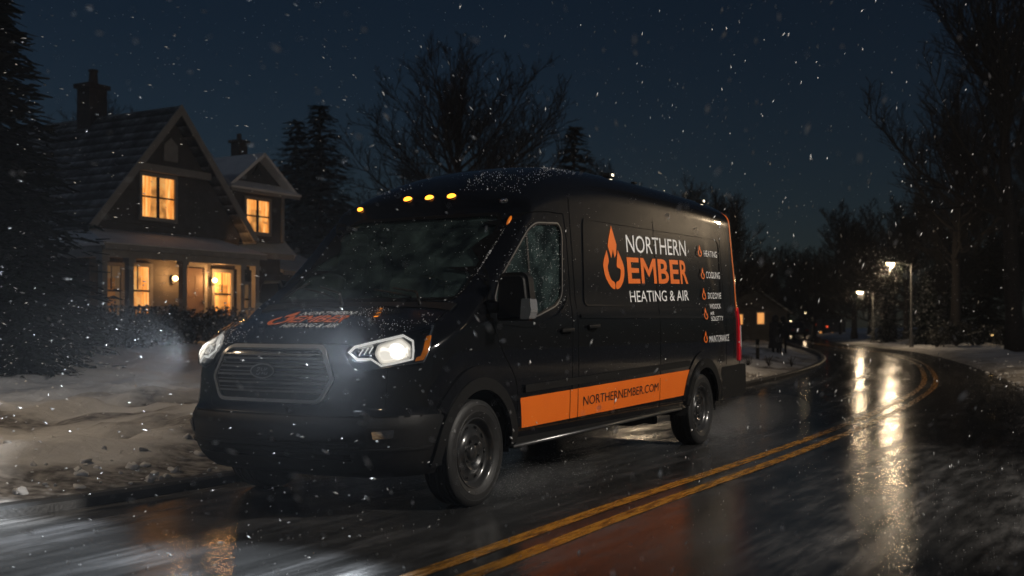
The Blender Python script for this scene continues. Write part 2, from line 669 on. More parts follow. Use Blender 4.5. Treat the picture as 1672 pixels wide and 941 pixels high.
# ---------------------------------------------------------------- cab interior
M_cab = noisy("dark_cab_trim", g3(0.03), g3(0.045), 30, 0.6)
M_seat = noisy("seat_cloth", g3(0.03), g3(0.05), 80, 0.85)
bm = prism([(.30, 1.0), (.26, 1.30), (.10, 1.37), (-.10, 1.36), (-.20, 1.22), (-.16, .95)], 1.76, 'xz', -.88)
obj("dashboard", bm, M_cab, van)
obj("bulkhead", box((-1.38, 0, 1.25), (.03, 1.72, 1.6)), M_cab, van)
obj("cab_floor", box((-.5, 0, .62), (1.8, 1.7, .04)), M_cab, van)
for sy in (.42, -.42):
    st = obj("seat", box((-.78, sy, .90), (.52, .52, .16), None, .05), M_seat, van, True)
    obj("backrest", box((-1.06, sy, 1.28), (.15, .50, .68), Matrix.Rotation(R(-10), 3, 'Y'), .05), M_seat, st, True)
    obj("headrest", box((-1.15, sy, 1.74), (.10, .27, .20), Matrix.Rotation(R(-8), 3, 'Y'), .04), M_seat, st, True)
bm = bmesh.new()
tilt = Matrix.Translation((-.34, .44, 1.36)) @ Matrix.Rotation(R(-62), 4, 'Y')
add_tube(bm, [tilt @ Vector((.20 * math.cos(a), .20 * math.sin(a), 0)) for a in [2 * math.pi * i / 28 for i in range(29)]], .016, 8, False)
for a in (0, 2.1, 4.2):
    add_tube(bm, [tilt @ Vector((0, 0, -.02)), tilt @ Vector((.2 * math.cos(a + .5), .2 * math.sin(a + .5), 0))], .014, 6)
add_tube(bm, [tilt @ Vector((0, 0, 0)), tilt @ Vector((0, 0, -.3))], .035, 10)
obj("steering_wheel", bm, M_cab, van, True)

# ---------------------------------------------------------------- front: grille, headlights, bumper details
GR = round_poly([(-.435, 1.082), (.395, 1.082), (.485, .885), (.405, .733), (-.44, .733), (-.53, .885)], [.06, .06, .02, .05, .05, .02])
M_grmesh = pm("grille_dark", g3(0.006), 0.6)
gr = decal("grille", flat_poly(GR), ax_front, M_grmesh, .001)
bm = bmesh.new()
for i in range(5):
    z = .80 + i * .052
    hw = .40 + .07 * (1 - abs(z - .885) / .2)
    for dz_, w_ in ((0, .012), (.022, .006)):
        line_band([(-hw - .02 + .85 * hw * 2 * j / 24 / .85, z + dz_) for j in range(25)], w_, bm)
decal("grille_bars", bm, ax_front, pm("grille_bar_grey", g3(0.20), 0.35, metal=.25), .006, .012, .2, gr)
M_grframe = pm("grille_frame_chrome", g3(0.42), 0.32, metal=.55)
decal("grille_frame", ring_band(GR, .004, .018), ax_front, M_grframe, .004, .016, .2, gr)
ell = lambda cx_, cz, a, b, n=36: [(cx_ + a * math.cos(2 * math.pi * i / n), cz + b * math.sin(2 * math.pi * i / n)) for i in range(n)]
EC = (-.055, .925)
em = decal("emblem", flat_poly(ell(*EC, .102, .048)), ax_front, pm("emblem_field", g3(0.02), 0.3, coat=.5), .024, .006, .05, gr)
decal("emblem_ring", ring_band(ell(*EC, .102, .048), 0, .008), ax_front, M_grframe, .031, .004, 0, gr)
bm = bmesh.new()
for pts in ([(-.045, .018), (-.02, .022), (-.03, .008), (-.048, -.004)], [(-.005, .02), (-.012, .006), (.0, .002)], [(.022, .022), (.012, .004), (.03, .01), (.04, .02)],
            [(-.05, -.02), (-.03, -.024), (-.018, -.008)], [(-.008, -.022), (.004, -.01), (.012, -.022)], [(.018, -.01), (.024, -.022), (.038, -.022), (.044, -.008)]):
    line_band([(EC[0] + a, EC[1] + b) for a, b in pts], .007, bm)
decal("emblem_script", bm, ax_front, M_grframe, .032, 0, 0, gr)

HL = round_poly([(-.382, 1.045), (-.346, 1.082), (-.23, 1.112), (.01, 1.166), (.235, 1.228), (.187, 1.155), (.108, .99), (-.096, .966), (-.282, .932), (-.336, .958)], .012, 3)
HLIN = [(-.352, 1.045), (-.312, 1.079), (-.155, 1.115), (.0, 1.150), (.055, 1.115), (.036, 1.006), (-.096, .977), (-.165, .965), (-.222, 1.002), (-.30, 1.0)]
BEAM = round_poly([(-.175, 1.085), (-.02, 1.137), (.032, 1.085), (.02, 1.012), (-.10, .982), (-.165, .975), (-.20, 1.035)], .02, 3)
HIGH = round_poly([(-.318, 1.045), (-.296, 1.068), (-.20, 1.09), (-.215, 1.02), (-.29, 1.015)], .01, 3)
AMB = round_poly([(.142, 1.142), (.178, 1.15), (.134, 1.055), (.104, 1.005), (.047, .996), (.059, 1.022), (.085, 1.028)], .008, 3)
TIPR = round_poly([(.10, 1.172), (.195, 1.195), (.168, 1.16), (.12, 1.15)], .006, 3)
M_hlhouse = pm("headlight_housing", (0.05, 0.06, 0.075), 0.18, coat=1.0)
M_beam = pm("low_beam_reflector_lit", (0.9, 0.9, 0.9), 0.15, coat=1.0, emit=(1.0, 0.92, 0.78), estr=.30)
k = N(M_beam)
tc = k.n("ShaderNodeTexCoord")
wv = k.n("ShaderNodeTexWave", Scale=16.0, Distortion=1.5)
wv.bands_direction = 'DIAGONAL'
k.l(tc.outputs["Object"], wv.inputs["Vector"])
k.bump(wv.outputs["Fac"], .8, .01)
M_bulb0 = pm("low_beam_lens_rim_lit", (0.9, 0.9, 0.9), 0.1, emit=(1.0, 0.90, 0.74), estr=.62)
M_bulb = pm("low_beam_lens_lit", (0.9, 0.9, 0.9), 0.1, emit=(1.0, 0.92, 0.78), estr=.85)
M_core = pm("low_beam_core_lit", (0.9, 0.9, 0.9), 0.1, emit=(1.0, 0.95, 0.85), estr=1.6)
M_drl = pm("lit_light_strip", (0.9, 0.9, 0.9), 0.2, emit=(1.0, 0.96, 0.88), estr=.55)
M_clear = bpy.data.materials.new("clear_lamp_cover")
M_clear.use_nodes = True
k = N(M_clear)
k.t.nodes.remove(k.b)
tr = k.n("ShaderNodeBsdfTransparent")
tr.inputs[0].default_value = (.93, .95, .97, 1)
gl = k.n("ShaderNodeBsdfGlossy", Roughness=0.04)
fr = k.n("ShaderNodeFresnel", IOR=1.45)
mx = k.n("ShaderNodeMixShader")
k.l(fr.outputs[0], mx.inputs[0]); k.l(tr.outputs[0], mx.inputs[1]); k.l(gl.outputs[0], mx.inputs[2])
k.l(mx.outputs[0], k.out.inputs[0])
M_refl = pm("reflector_chrome", g3(0.75), 0.12, metal=1.0)
M_amb = pm("amber_lens", (0.75, 0.17, 0.01), 0.2, coat=1.0, emit=(1.0, 0.28, 0.02), estr=0.16)
for ax, sy in ((ax_dleft, 1), (ax_dright, -1)):
    h = decal("headlight", flat_poly(HL), ax, M_hlhouse, .003, .008, .05)
    decal("low_beam", flat_poly(BEAM), ax, M_beam, .014, .004, .05, h)
    decal("projector_lens", flat_poly(offset_poly(BEAM, -.012)), ax, M_bulb0, .019, .003, .03, h)
    decal("projector_lens", flat_poly(offset_poly(BEAM, -.024)), ax, M_bulb, .023, .003, .03, h)
    decal("projector_core", flat_poly(ell(-.062, 1.050, .046, .038, 24)), ax, M_core, .027, .002, .03, h)
    decal("lens_cover", flat_poly(HL), ax, M_clear, .030, 0, .05, h)
    for q in range(3):
        decal("reflector_flute", line_band([(-.290 + .030 * q, 1.026 + .006 * q), (-.262 + .030 * q, 1.062 + .006 * q)], .005), ax, M_drl, .018, .003, 0, h)
    decal("high_beam", flat_poly(HIGH), ax, M_refl, .013, .004, .03, h)
    decal("light_strip", ring_band(HLIN, .001, .010), ax, M_drl, .013, .006, .05, h)
    decal("indicator", flat_poly(AMB), ax, M_amb, .012, .005, .03, h)
    decal("reflector", flat_poly(TIPR), ax, M_refl, .012, .003, .03, h)
    decal("bezel", ring_band(HL, .001, .005), ax, M_chrome, .012, .003, .05, h)
    ld = bpy.data.lights.new("headlight_beam", 'SPOT')
    ld.energy = 800
    ld.spot_size = R(112)
    ld.spot_blend = 0.8
    ld.color = (0.86, 0.93, 1.0)
    ld.shadow_soft_size = .06
    lo = bpy.data.objects.new("headlight_beam", ld)
    link(lo, h)
    lo.location = (1.16, .72 * sy, 1.05)
    lo.rotation_euler = (0, R(-86), R(4) * sy)
# bumper intake, fog lamps and lower lip
bm = flat_poly([(-.62, .365), (.62, .365), (.70, .50), (-.70, .50)])
iv = decal("air_intake", bm, ax_front, M_grmesh, .001)
bm = bmesh.new()
for i in range(4):
    z = .385 + .033 * i
    line_band([(-.62 + 1.24 * j / 20, z) for j in range(21)], .009, bm)
decal("intake_bars", bm, ax_front, M_plastic, .004, .01, .2, iv)
for ax in (ax_dleft, ax_dright):
    bz = decal("fog_lamp", flat_poly(round_poly([(-.28, .50), (-.03, .515), (-.02, .585), (-.27, .595)], .02)), ax, M_plastic, .002, .006, .05)
    decal("lens", flat_poly(round_poly([(-.226, .522), (-.105, .528), (-.095, .575), (-.235, .57)], .008)), ax, M_refl, .012, .004, .04, bz)
bm = line_band([(-.95 + 1.9 * j / 40, .655) for j in range(41)], .012)
decal("bumper_seam", bm, ax_front, M_gap, .001, 0, .2, van)

# ---------------------------------------------------------------- shut lines
def shut(ax, pts, w=.009):
    decal("shut_line", line_band(pts, w), ax, M_gap, .0015, 0, .08)
def curve(pts, n=8):
    out = []
    P_ = [Vector(p) for p in pts]
    for i in range(len(P_) - 1):
        p0 = P_[max(i - 1, 0)]; p1 = P_[i]; p2 = P_[i + 1]; p3 = P_[min(i + 2, len(P_) - 1)]
        for j in range(n):
            t = j / n
            q = .5 * ((2 * p1) + (p2 - p0) * t + (2 * p0 - 5 * p1 + 4 * p2 - p3) * t * t + (3 * p1 - p0 - 3 * p2 + p3) * t ** 3)
            out.append((q.x, q.y))
    out.append(tuple(P_[-1]))
    return out
DOOR = [(-.30, .47), (-.30, .80), (-.10, 1.05), (.06, 1.30), (.05, 1.44), (-.10, 1.60), (-.55, 2.0), (-.70, 2.075), (-1.10, 2.10), (-1.21, 2.04), (-1.22, 1.5), (-1.17, .47)]
for ax in (ax_left, ax_right):
    shut(ax, curve(DOOR, 6))
shut(ax_left, [(-1.30, .44), (-1.31, 2.25)])
shut(ax_left, [(-3.02, .46), (-3.06, 2.2)])
shut(ax_left, [(-4.92, .80), (-4.95, 2.2)])
shut(ax_right, [(-3.02, .46), (-3.06, 2.2)])
shut(ax_top, curve([(.26, -.80), (.60, -.86), (.86, -.80), (1.0, -.5), (1.05, 0), (1.0, .5), (.86, .80), (.60, .86), (.26, .80)], 6), .010)
PANEL = round_poly([(-1.55, 2.10), (-4.90, 2.15), (-4.84, 1.42), (-1.46, 1.385)], [.06, .12, .08, .06])
decal("panel_edge", ring_band(PANEL, .007, .007), ax_left, M_paint, .0005, .006, .12)
decal("panel_edge", ring_band(PANEL, .007, .007), ax_right, M_paint, .0005, .006, .12)
bm = line_band([(-1.35 - 3.9 * j / 30, 1.295 + .012 * j / 30) for j in range(31)], .03)
decal("waist_crease", bm, ax_left, M_paint, -.004, .016, .2)
decal("window_crease", line_band(curve([(.10, 1.265), (-.20, 1.235), (-.60, 1.225), (-.98, 1.31), (-1.16, 1.43)], 6), .022), ax_left, M_paint, -.003, .014, .1)
for ax in (ax_dleft, ax_dright):
    decal("bumper_ridge", line_band([(-.45 + .62 * j / 12, .445 + .012 * j / 12) for j in range(13)], .016), ax, M_plastic, -.002, .014, .1)

# ---------------------------------------------------------------- side stripe, mouldings, sills
SL = .0235
stripe = decal("side_stripe", flat_poly([(-.352, .70), (-.39, .48), (-3.745, .535), (-3.80, .782)]), ax_left, M_orange, .002, 0, .08)
for xx in (-1.155, -1.295, -3.02):
    decal("stripe_gap", line_band([(xx, .47), (xx + .01, .73)], .008), ax_left, M_gap, .004, 0, .1, stripe)
def rise(bm, x0):
    for v in bm.verts:
        v.co.y += (x0 - v.co.x) * SL
    return bm
bm = rise(text_flat("NORTHERNEMBER.COM", -1.385, -2.97, .578, .652, .0), -1.385)
decal("web_address", bm, ax_left, M_blackv, .005, 0, .1, stripe)
bm = line_band([(-.40 - 3.36 * j / 24, .765 + .08 * j / 24) for j in range(25)], .055)
decal("side_moulding", bm, ax_left, M_plastic, .001, .018, .2)
decal("side_moulding", line_band([(-.40 - 3.36 * j / 24, .79) for j in range(25)], .055), ax_right, M_plastic, .001, .018, .2)
for s in (1, -1):
    bm = box((-2.0, .945 * s, .415), (3.35, .07, .11), Matrix.Rotation(R(.9), 3, 'Y'), .015)
    obj("sill", bm, M_plastic, van, True)
    bm = tube([(-.28, .985 * s, .355), (-3.6, .985 * s, .405)], .014, 8)
    obj("side_step_tube", bm, pm("step_tube_metal", g3(0.22), 0.3, metal=.9), van, True)

# ---------------------------------------------------------------- lettering on the side
def rtext(name, s, x0, x1, z0, z1, mat, bold=0.0, parent=None, off=.003):
    return decal(name, rise(text_flat(s, x0, x1, z0, z1, bold), x0), ax_left, mat, off, 0, .12, parent or van)
SL = .030
decal("logo_lettering", rise(bold_word(-2.385, -3.885, 1.592, 1.825, .022), -2.385), ax_left, M_orange, .003, 0, .12)
rtext("logo_lettering", "NORTHERN", -2.40, -3.885, 1.870, 2.028, M_white, .0)
rtext("logo_lettering", "HEATING & AIR", -2.395, -3.865, 1.425, 1.528, M_white, .0)
FL_TOP = [(.5, 1.0), (.70, .71), (.65, .55), (.56, .49), (.505, .62), (.40, .48), (.27, .66), (.33, .78)]
FL_LEFT = [(.20, .60), (.02, .42), (.0, .30), (.08, .16), (.28, .03), (.48, 0), (.48, .10), (.33, .14), (.23, .24), (.20, .34), (.27, .44)]
FL_RIGHT = [(.74, .62), (.93, .45), (1.0, .32), (.94, .17), (.76, .04), (.55, 0), (.55, .10), (.72, .15), (.80, .24), (.80, .32), (.66, .345), (.64, .40)]
def flame(x0, x1, z0, z1, ax, mat, name, parent=None, off=.003, swap=None, thinner=False):
    bm = bmesh.new()
    for part_ in (FL_TOP, FL_LEFT, FL_RIGHT):
        pl = curve(part_ + [part_[0]], 4)[:-1] if part_ is not FL_TOP else part_
        pts = [(x0 + (x1 - x0) * a, z0 + (z1 - z0) * b) for a, b in pl]
        if swap: pts = [swap(a, b) for a, b in pl]
        f = bm.faces.new([bm.verts.new((a, b, 0)) for a, b in pts])
        f.normal_update()
        bmesh.ops.triangulate(bm, faces=[f])
    return decal(name, bm, ax, mat, off, 0, .06, parent or van)
flame(-1.885, -2.315, 1.535, 2.085, ax_left, M_orange, "flame_logo")
def svc(word_rows, fx, fz, i):
    p = flame(fx + .03, fx - .085, fz - .055, fz + .068, ax_left, M_orange, "service_icon", None, .014)
    for (s, x0, x1, z0, z1) in word_rows:
        rtext("service_lettering", s, x0, x1, z0, z1, M_white, .0, None, .014)
SL = .02
svc([("HEATING", -4.385, -4.79, 1.937, 2.003)], -4.235, 1.985, 0)
svc([("COOLING", -4.40, -4.835, 1.712, 1.782)], -4.27, 1.752, 1)
svc([("DOZOYIE", -4.41, -4.825, 1.497, 1.562), ("WOOCK", -4.43, -4.78, 1.392, 1.444)], -4.262, 1.54, 2)
svc([("AIR", -4.42, -4.54, 1.325, 1.362), ("SOLSTTY", -4.42, -4.81, 1.266, 1.312)], -4.25, 1.335, 3)
svc([("MAINTORANCE", -4.35, -4.97, 1.040, 1.110)], -4.205, 1.097, 4)

# hood lettering
def hood_text(s, y0, y1, xt, xb, mat, bold=0.0):
    bm = bold_word(0, 1, 0, 1, .02) if s == "EMBER" else text_flat(s, 0, 1, 0, 1, bold)
    for v in bm.verts:
        a, b = v.co.x, v.co.y
        v.co = Vector((xb + (xt - xb) * b, y0 + (y1 - y0) * a, 0))
    return decal("hood_lettering", bm, ax_top, mat, .004, 0, .08)
hood_text("NORTHERN", -.30, .165, .452, .53, M_white, .004)
hood_text("EMBER", -.265, .205, .555, .70, M_orange, .012)
hood_text("HEATING & AIR", -.25, .235, .728, .795, M_white, .004)
flame(0, 0, 0, 0, ax_top, M_orange, "hood_flame_logo", None, .004, lambda a, b: (.735 - .31 * b, -.47 + .20 * a))

# ---------------------------------------------------------------- arches, wheels
for s, ax in ((1, ax_left), (-1, ax_right)):
    for wx in WHX:
        oR, iR = (.512, .43) if wx > 0 else (.52, .43)
        bm = bmesh.new()
        a0, a1, n = R(-4), R(184), 44
        A, B = [], []
        for i in range(n + 1):
            t = a0 + (a1 - a0) * i / n
            A.append(bm.verts.new((wx + oR * math.cos(t), WR + oR * math.sin(t), 0)))
            B.append(bm.verts.new((wx + iR * math.cos(t), WR + iR * math.sin(t), 0)))
        for i in range(n):
            bm.faces.new((A[i], A[i + 1], B[i + 1], B[i]))
        decal("wheel_arch_trim", bm, ax, M_plastic, -.002, .026, 0)
        bm = bmesh.new()
        A, B = [], []
        for i in range(n + 1):
            t = R(12 if wx < 0 else 34) + R(156 if wx < 0 else 104) * i / n
            A.append(bm.verts.new((wx + (oR + .085) * math.cos(t), WR + (oR + .085) * math.sin(t), 0)))
            B.append(bm.verts.new((wx + oR * math.cos(t), WR + oR * math.sin(t), 0)))
        for i in range(n):
            bm.faces.new((A[i], A[i + 1], B[i + 1], B[i]))
        decal("fender_lip", bm, ax, M_paint, -.001, .012 if wx < 0 else .016, 0)
        bm = bmesh.new()
        prof = [(wx + .445 * math.cos(R(-5) + R(190) * i / 20), WR + .445 * math.sin(R(-5) + R(190) * i / 20)) for i in range(21)]
        v0 = [bm.verts.new((a, .97 * s, b)) for a, b in prof]; v1 = [bm.verts.new((a, .55 * s, b)) for a, b in prof]
        for i in range(20):
            bm.faces.new((v0[i], v0[i + 1], v1[i + 1], v1[i]))
        bm.faces.new(v1)
        obj("wheel_well", bm, M_under, van)
M_hole = M_gap
def wheel(wx, s):
    w = bpy.data.objects.new("wheel", None)
    w.location = (wx, .985 * s, WR)
    if s < 0: w.rotation_euler = (0, 0, math.pi)
    link(w, van)
    tw = .235
    prof = [(.232, -.205), (.25, -.228), (.29, -.236), (.335, -.228), (.352, -.212)]
    for i in range(5):
        y0 = -.20 + i * .037
        prof += [(.360, y0), (.3605, y0 + .027), (.350, y0 + .029), (.350, y0 + .035)]
    prof += [(.359, -.018), (.352, -.010), (.335, -.002), (.322, .001), (.320, -.001), (.30, .001), (.285, .0), (.282, .002), (.268, -.003), (.25, -.012), (.236, -.022)]
    bm = lathe(prof, 'y', 72)
    o = obj("tyre", bm, M_rubber, w, True)
    o.data.set_sharp_from_angle(angle=R(35))
    prof = [(.225, -.20), (.236, -.030), (.240, -.018), (.234, -.012), (.226, -.016), (.216, -.040), (.206, -.058), (.194, -.062), (.186, -.056), (.165, -.060), (.142, -.058), (.126, -.042), (.118, -.034), (.110, -.036), (.098, -.052), (.072, -.056), (.058, -.054), (.05, -.036), (.044, -.030), (.002, -.028)]
    bm = lathe(prof, 'y', 72)
    nf = len(bm.faces)
    for i in range(6):
        a = 2 * math.pi * i / 6 + .3
        add_tube(bm, [(.078 * math.cos(a), -.06, .078 * math.sin(a)), (.078 * math.cos(a), -.034, .078 * math.sin(a))], .010, 6)
    bm.faces.ensure_lookup_table()
    nh = len(bm.faces)
    for i in range(10):
        a = 2 * math.pi * i / 10
        c = Vector((.176 * math.cos(a), -.0575, .176 * math.sin(a)))
        rx = Vector((math.cos(a), 0, math.sin(a))); ry = Vector((-math.sin(a), 0, math.cos(a)))
        f = bm.faces.new([bm.verts.new(c + Vector((0, .001, 0)) + rx * .011 * math.cos(t) + ry * .022 * math.sin(t)) for t in [2 * math.pi * q / 12 for q in range(12)]])
        f.material_index = 1
    o = obj("rim", bm, None, w, True, mats=[M_steel, M_hole])
    o.data.set_sharp_from_angle(angle=R(50))
    return w
for wx in WHX:
    for s in (1, -1):
        wheel(wx, s)
bm = bmesh.new()
add_box(bm, (-2.1, 0, .44), (6.2, 1.1, .12))
add_tube(bm, [(.2, -.8, .36), (.2, .8, .36)], .05, 8)
add_tube(bm, [(-4.22, -.8, .36), (-4.22, .8, .36)], .06, 8)
add_lathe(bm, [(.001, -.16), (.13, -.13), (.16, 0), (.13, .13), (.001, .16)], 'x', 16, (-4.22, 0, .36))
add_tube(bm, [(-.8, -.3, .32), (-2.5, -.3, .30), (-3.6, -.45, .30)], .04, 8)
add_box(bm, (-3.25, .55, .33), (.5, .35, .12))
add_box(bm, (-3.75, .62, .30), (.08, .08, .14))
add_box(bm, (-3.62, .50, .32), (.12, .10, .12))
obj("chassis", bm, M_under, van)

# ---------------------------------------------------------------- mirrors, handles, lamps, wipers, rear
for s in (1, -1):
    lean = Matrix.Rotation(R(6), 3, 'Z')
    pl = round_poly([(1.04, 1.255), (1.295, 1.255), (1.315, 1.32), (1.285, 1.555), (1.25, 1.585), (1.085, 1.585), (1.055, 1.54)], .02, 3)
    bm = prism([(a * s, b) for a, b in pl], .10, 'yz', -.03)
    es = [e for e in bm.edges if abs(e.verts[0].co.x - e.verts[1].co.x) < 1e-5 and e.verts[0].co.x > .05]
    bmesh.ops.bevel(bm, geom=es, offset=.028, segments=3, affect='EDGES')
    m = obj("door_mirror", bm, M_plastic, van, True)
    m.data.set_sharp_from_angle(angle=R(50))
    obj("mirror_arm", tube([(.02, .95 * s, 1.36), (.06, 1.06 * s, 1.345)], [.05, .04], 10), M_plastic, m, True)
    pl = round_poly([(1.235, 1.265), (1.303, 1.265), (1.320, 1.32), (1.312, 1.405), (1.245, 1.405)], .012, 3)
    bm = prism([(a * s, b) for a, b in pl], .095, 'yz', -.02)
    for v in bm.verts: v.co.y += .006 * s
    obj("signal_lens", bm, pm("clear_signal_lens", g3(0.55), 0.12, metal=.7, coat=1.0), m)
    if s < 0: m.location.x = -.20
    obj("mirror_glass", prism([(a * s, b) for a, b in offset_poly(round_poly([(1.06, 1.275), (1.28, 1.275), (1.26, 1.565), (1.10, 1.565)], .02, 3), -.008)], .004, 'yz', -.036), M_refl, m)
    for hx, hz in ((-1.08, 1.185), (-1.56, 1.215)) if s > 0 else ((-1.08, 1.19), (-1.52, 1.19)):
        p0, nr = skin(ax_left if s > 0 else ax_right, hx, hz)
        bm = box((hx, p0.y + .022 * s, hz), (.20, .022, .032), Matrix.Rotation(R(2), 3, 'Y'), .009)
        h = obj("door_handle", bm, M_plastic, van, True)
        obj("handle_recess", prism(ell(hx, hz - .012, .09, .034, 20), .003 * s, 'xz', p0.y + .0012 * s), M_gap, h)
M_mark = pm("amber_marker_lit", (0.8, 0.25, 0.02), 0.2, emit=(1.0, 0.29, 0.02), estr=4.5)
M_markb = pm("marker_base", g3(0.02), 0.4)
for yy, on in ((-.70, 1), (-.255, 1), (-.045, 1), (.165, 1), (.665, 0)):
    b = None
    for zz in [2.13 + .004 * i for i in range(60)]:
        p0, nr = skin(ax_front, yy, zz)
        tgt = 2.235 if abs(yy) < .5 else 2.172
        if zz >= tgt:
            break
    bm = bmesh.new()
    bmesh.ops.create_uvsphere(bm, u_segments=16, v_segments=10, radius=1.0)
    x_, y_ = frame_of(nr)
    up = (Vector((0, 0, 1)) - nr * nr.z).normalized()
    side_ = up.cross(nr)
    big = 1.0 if abs(yy) < .5 else .72
    mat = Matrix((side_ * .040 * big, up * .026 * big, nr * .020)).transposed().to_4x4()
    bm.transform(Matrix.Translation(p0 + nr * .004) @ mat)
    lm = obj("roof_marker_lamp", bm, M_mark if on else M_refl, van, True)
    bm = bmesh.new()
    bmesh.ops.create_uvsphere(bm, u_segments=16, v_segments=8, radius=1.0)
    mat = Matrix((side_ * .050 * big, up * .033 * big, nr * .009)).transposed().to_4x4()
    bm.transform(Matrix.Translation(p0) @ mat)
    obj("lamp_base", bm, M_markb, lm, True)
bm = bmesh.new()
bmesh.ops.create_uvsphere(bm, u_segments=10, v_segments=6, radius=1)
bm.transform(Matrix.Translation(BODY_BVH.find_nearest(Vector((-.50, .80, 2.06)))[0]) @ Matrix.Rotation(R(50), 4, 'Y') @ Matrix.Diagonal((.055, .014, .016, 1)))
obj("amber_reflector", bm, M_amb, van, True)
# wipers
def wsurf(y, t, off=.012):
    return skin(ax_front, y, 1.40 + t * .66, off)[0]
for y0, y1, t1 in ((-.10, -.72, .13), (.58, -.02, .10)):
    bm = bmesh.new()
    add_tube(bm, [skin(ax_top, .30, y0, .01)[0], wsurf(y0 * .8 + y1 * .2, .05, .03), wsurf(y0 * .4 + y1 * .6, t1, .03)], [.012, .009, .007], 6)
    add_tube(bm, [wsurf(y0 * .75 + y1 * .25, .02), wsurf(y0 * .5 + y1 * .5, t1 * .6), wsurf(y0 * .1 + y1 * .9, t1 * 1.1)], .008, 5)
    if y0 < 0:
        add_tube(bm, [wsurf(-.73, .015, .02), wsurf(-.70, .12, .02), wsurf(-.64, .20, .02)], .008, 5)
    obj("wiper", bm, M_plastic, van, True)
# cowl
decal("cowl_panel", line_band([(.285, -.84 + 1.68 * j / 30) for j in range(31)], .085), ax_top, M_plastic, .001, .006, .2)
# rear corner: orange edge, tail lamps, bumper, roof lamps
bm = line_band([(-5.30, 2.50), (-5.335, 2.42), (-5.35, 2.25), (-5.365, 2.0), (-5.375, 1.7), (-5.37, 1.38)], .05)
decal("rear_edge_stripe", bm, ax_left, M_orange, .003, 0, .06)
M_tail = pm("red_tail_lens", (0.50, 0.006, 0.012), 0.2, coat=1.0, emit=(1.0, 0.015, 0.03), estr=.13)
for ax in (ax_left, ax_right):
    tl = decal("tail_lamp", flat_poly(round_poly([(-5.37, 1.41), (-5.45, 1.43), (-5.46, .84), (-5.35, .82)], .03)), ax, M_tail, .003, .014, .06)
    decal("reverse_lens", flat_poly(round_poly([(-5.39, 1.22), (-5.43, 1.22), (-5.44, .98), (-5.39, .98)], .01)), ax, pm("clear_tail_lens", g3(.7), .2, coat=1.0), .020, .003, .06, tl)
for s in (1, -1):
    bm = prism(round_poly([(-4.78, .45), (-4.76, .775), (-5.58, .79), (-5.60, .50), (-5.52, .43)], [.02, .02, .05, .05, .04]), .035 * s, 'xz', .972 * s)
    obj("bumper_end", bm, M_plastic, van)
rb = obj("rear_bumper", box((-5.53, 0, .60), (.18, 1.94, .34), None, .04), M_plastic, van, True)
for s in (1, -1):
    bm = bmesh.new()
    add_box(bm, (-5.47, .80 * s, 1.45), (.10, .05, .03))
    obj("rear_door_hinge", bm, M_plastic, van)
obj("rear_door_handle", box((-5.56, .10, 1.15), (.05, .03, .22), None, .01), M_plastic, van, True)
M_rl = pm("roof_lamp_lit", g3(.8), .2, emit=(1.0, .85, .6), estr=3.0)
for (xx, yy, zc) in ((-2.75, .60, 0), (-5.05, .66, 0)):
    p0, nr = skin(ax_top, xx, yy)
    bm = box((xx, yy, p0.z + .018), (.10, .08, .045), None, .012)
    rl = obj("roof_lamp", bm, M_plastic, van, True)
    obj("lamp_lens", box((xx - .052, yy + .0, p0.z + .022), (.010, .05, .024), None, .004), M_rl, rl)
    obj("lamp_lens", box((xx, yy + .042, p0.z + .022), (.04, .008, .022), None, .003), M_rl, rl)
p0, nr = skin(ax_top, -3.3, .62)
obj("roof_reflector", box((-3.3, .62, p0.z + .012), (.07, .04, .016), None, .005), M_plastic, van)
# ================================================================== SETTING
EL = [(-40, -31), (0, -7.6), (6.27, -3.64), (8.09, -2.4), (21.5, 4.6), (26.1, 6.7), (31.3, 8.75), (36.5, 10.5), (43.9, 12.5), (53.5, 14.6), (68, 17.4), (95, 23.4), (130, 32), (240, 62)]
ER = [(-40, -24), (0, .1), (5.48, 2.75), (8.12, 4.1), (11.85, 5.9), (17.5, 8.35), (25.2, 11.05), (32.7, 13.4), (41.4, 15.9), (49.8, 17.9), (54.8, 18.7), (61, 19.4), (70.7, 21.0), (84, 24.1), (104, 29), (130, 36), (240, 67)]
EC_ = [(-40, -27.4), (0, -3.45), (5.54, -.23), (7.21, .70), (10.0, 2.34), (13.45, 4.25), (17.54, 6.35), (21.9, 8.35), (28.1, 10.7), (34.3, 12.8), (39.9, 14.4), (47.7, 16.2), (56, 17.3), (70.7, 19.6), (84, 22.4), (104, 27.2), (130, 34), (240, 64)]
def xl(y): return interp(EL, y)
def xr(y): return interp(ER, y)
def xc(y): return interp(EC_, y)
def fbm(x, y, o=4, s=1.0):
    v, a = 0, 1
    for i in range(o):
        v += a * noise.noise(Vector((x * s, y * s, 3.7 * i)))
        a *= .5; s *= 2.03
    return v
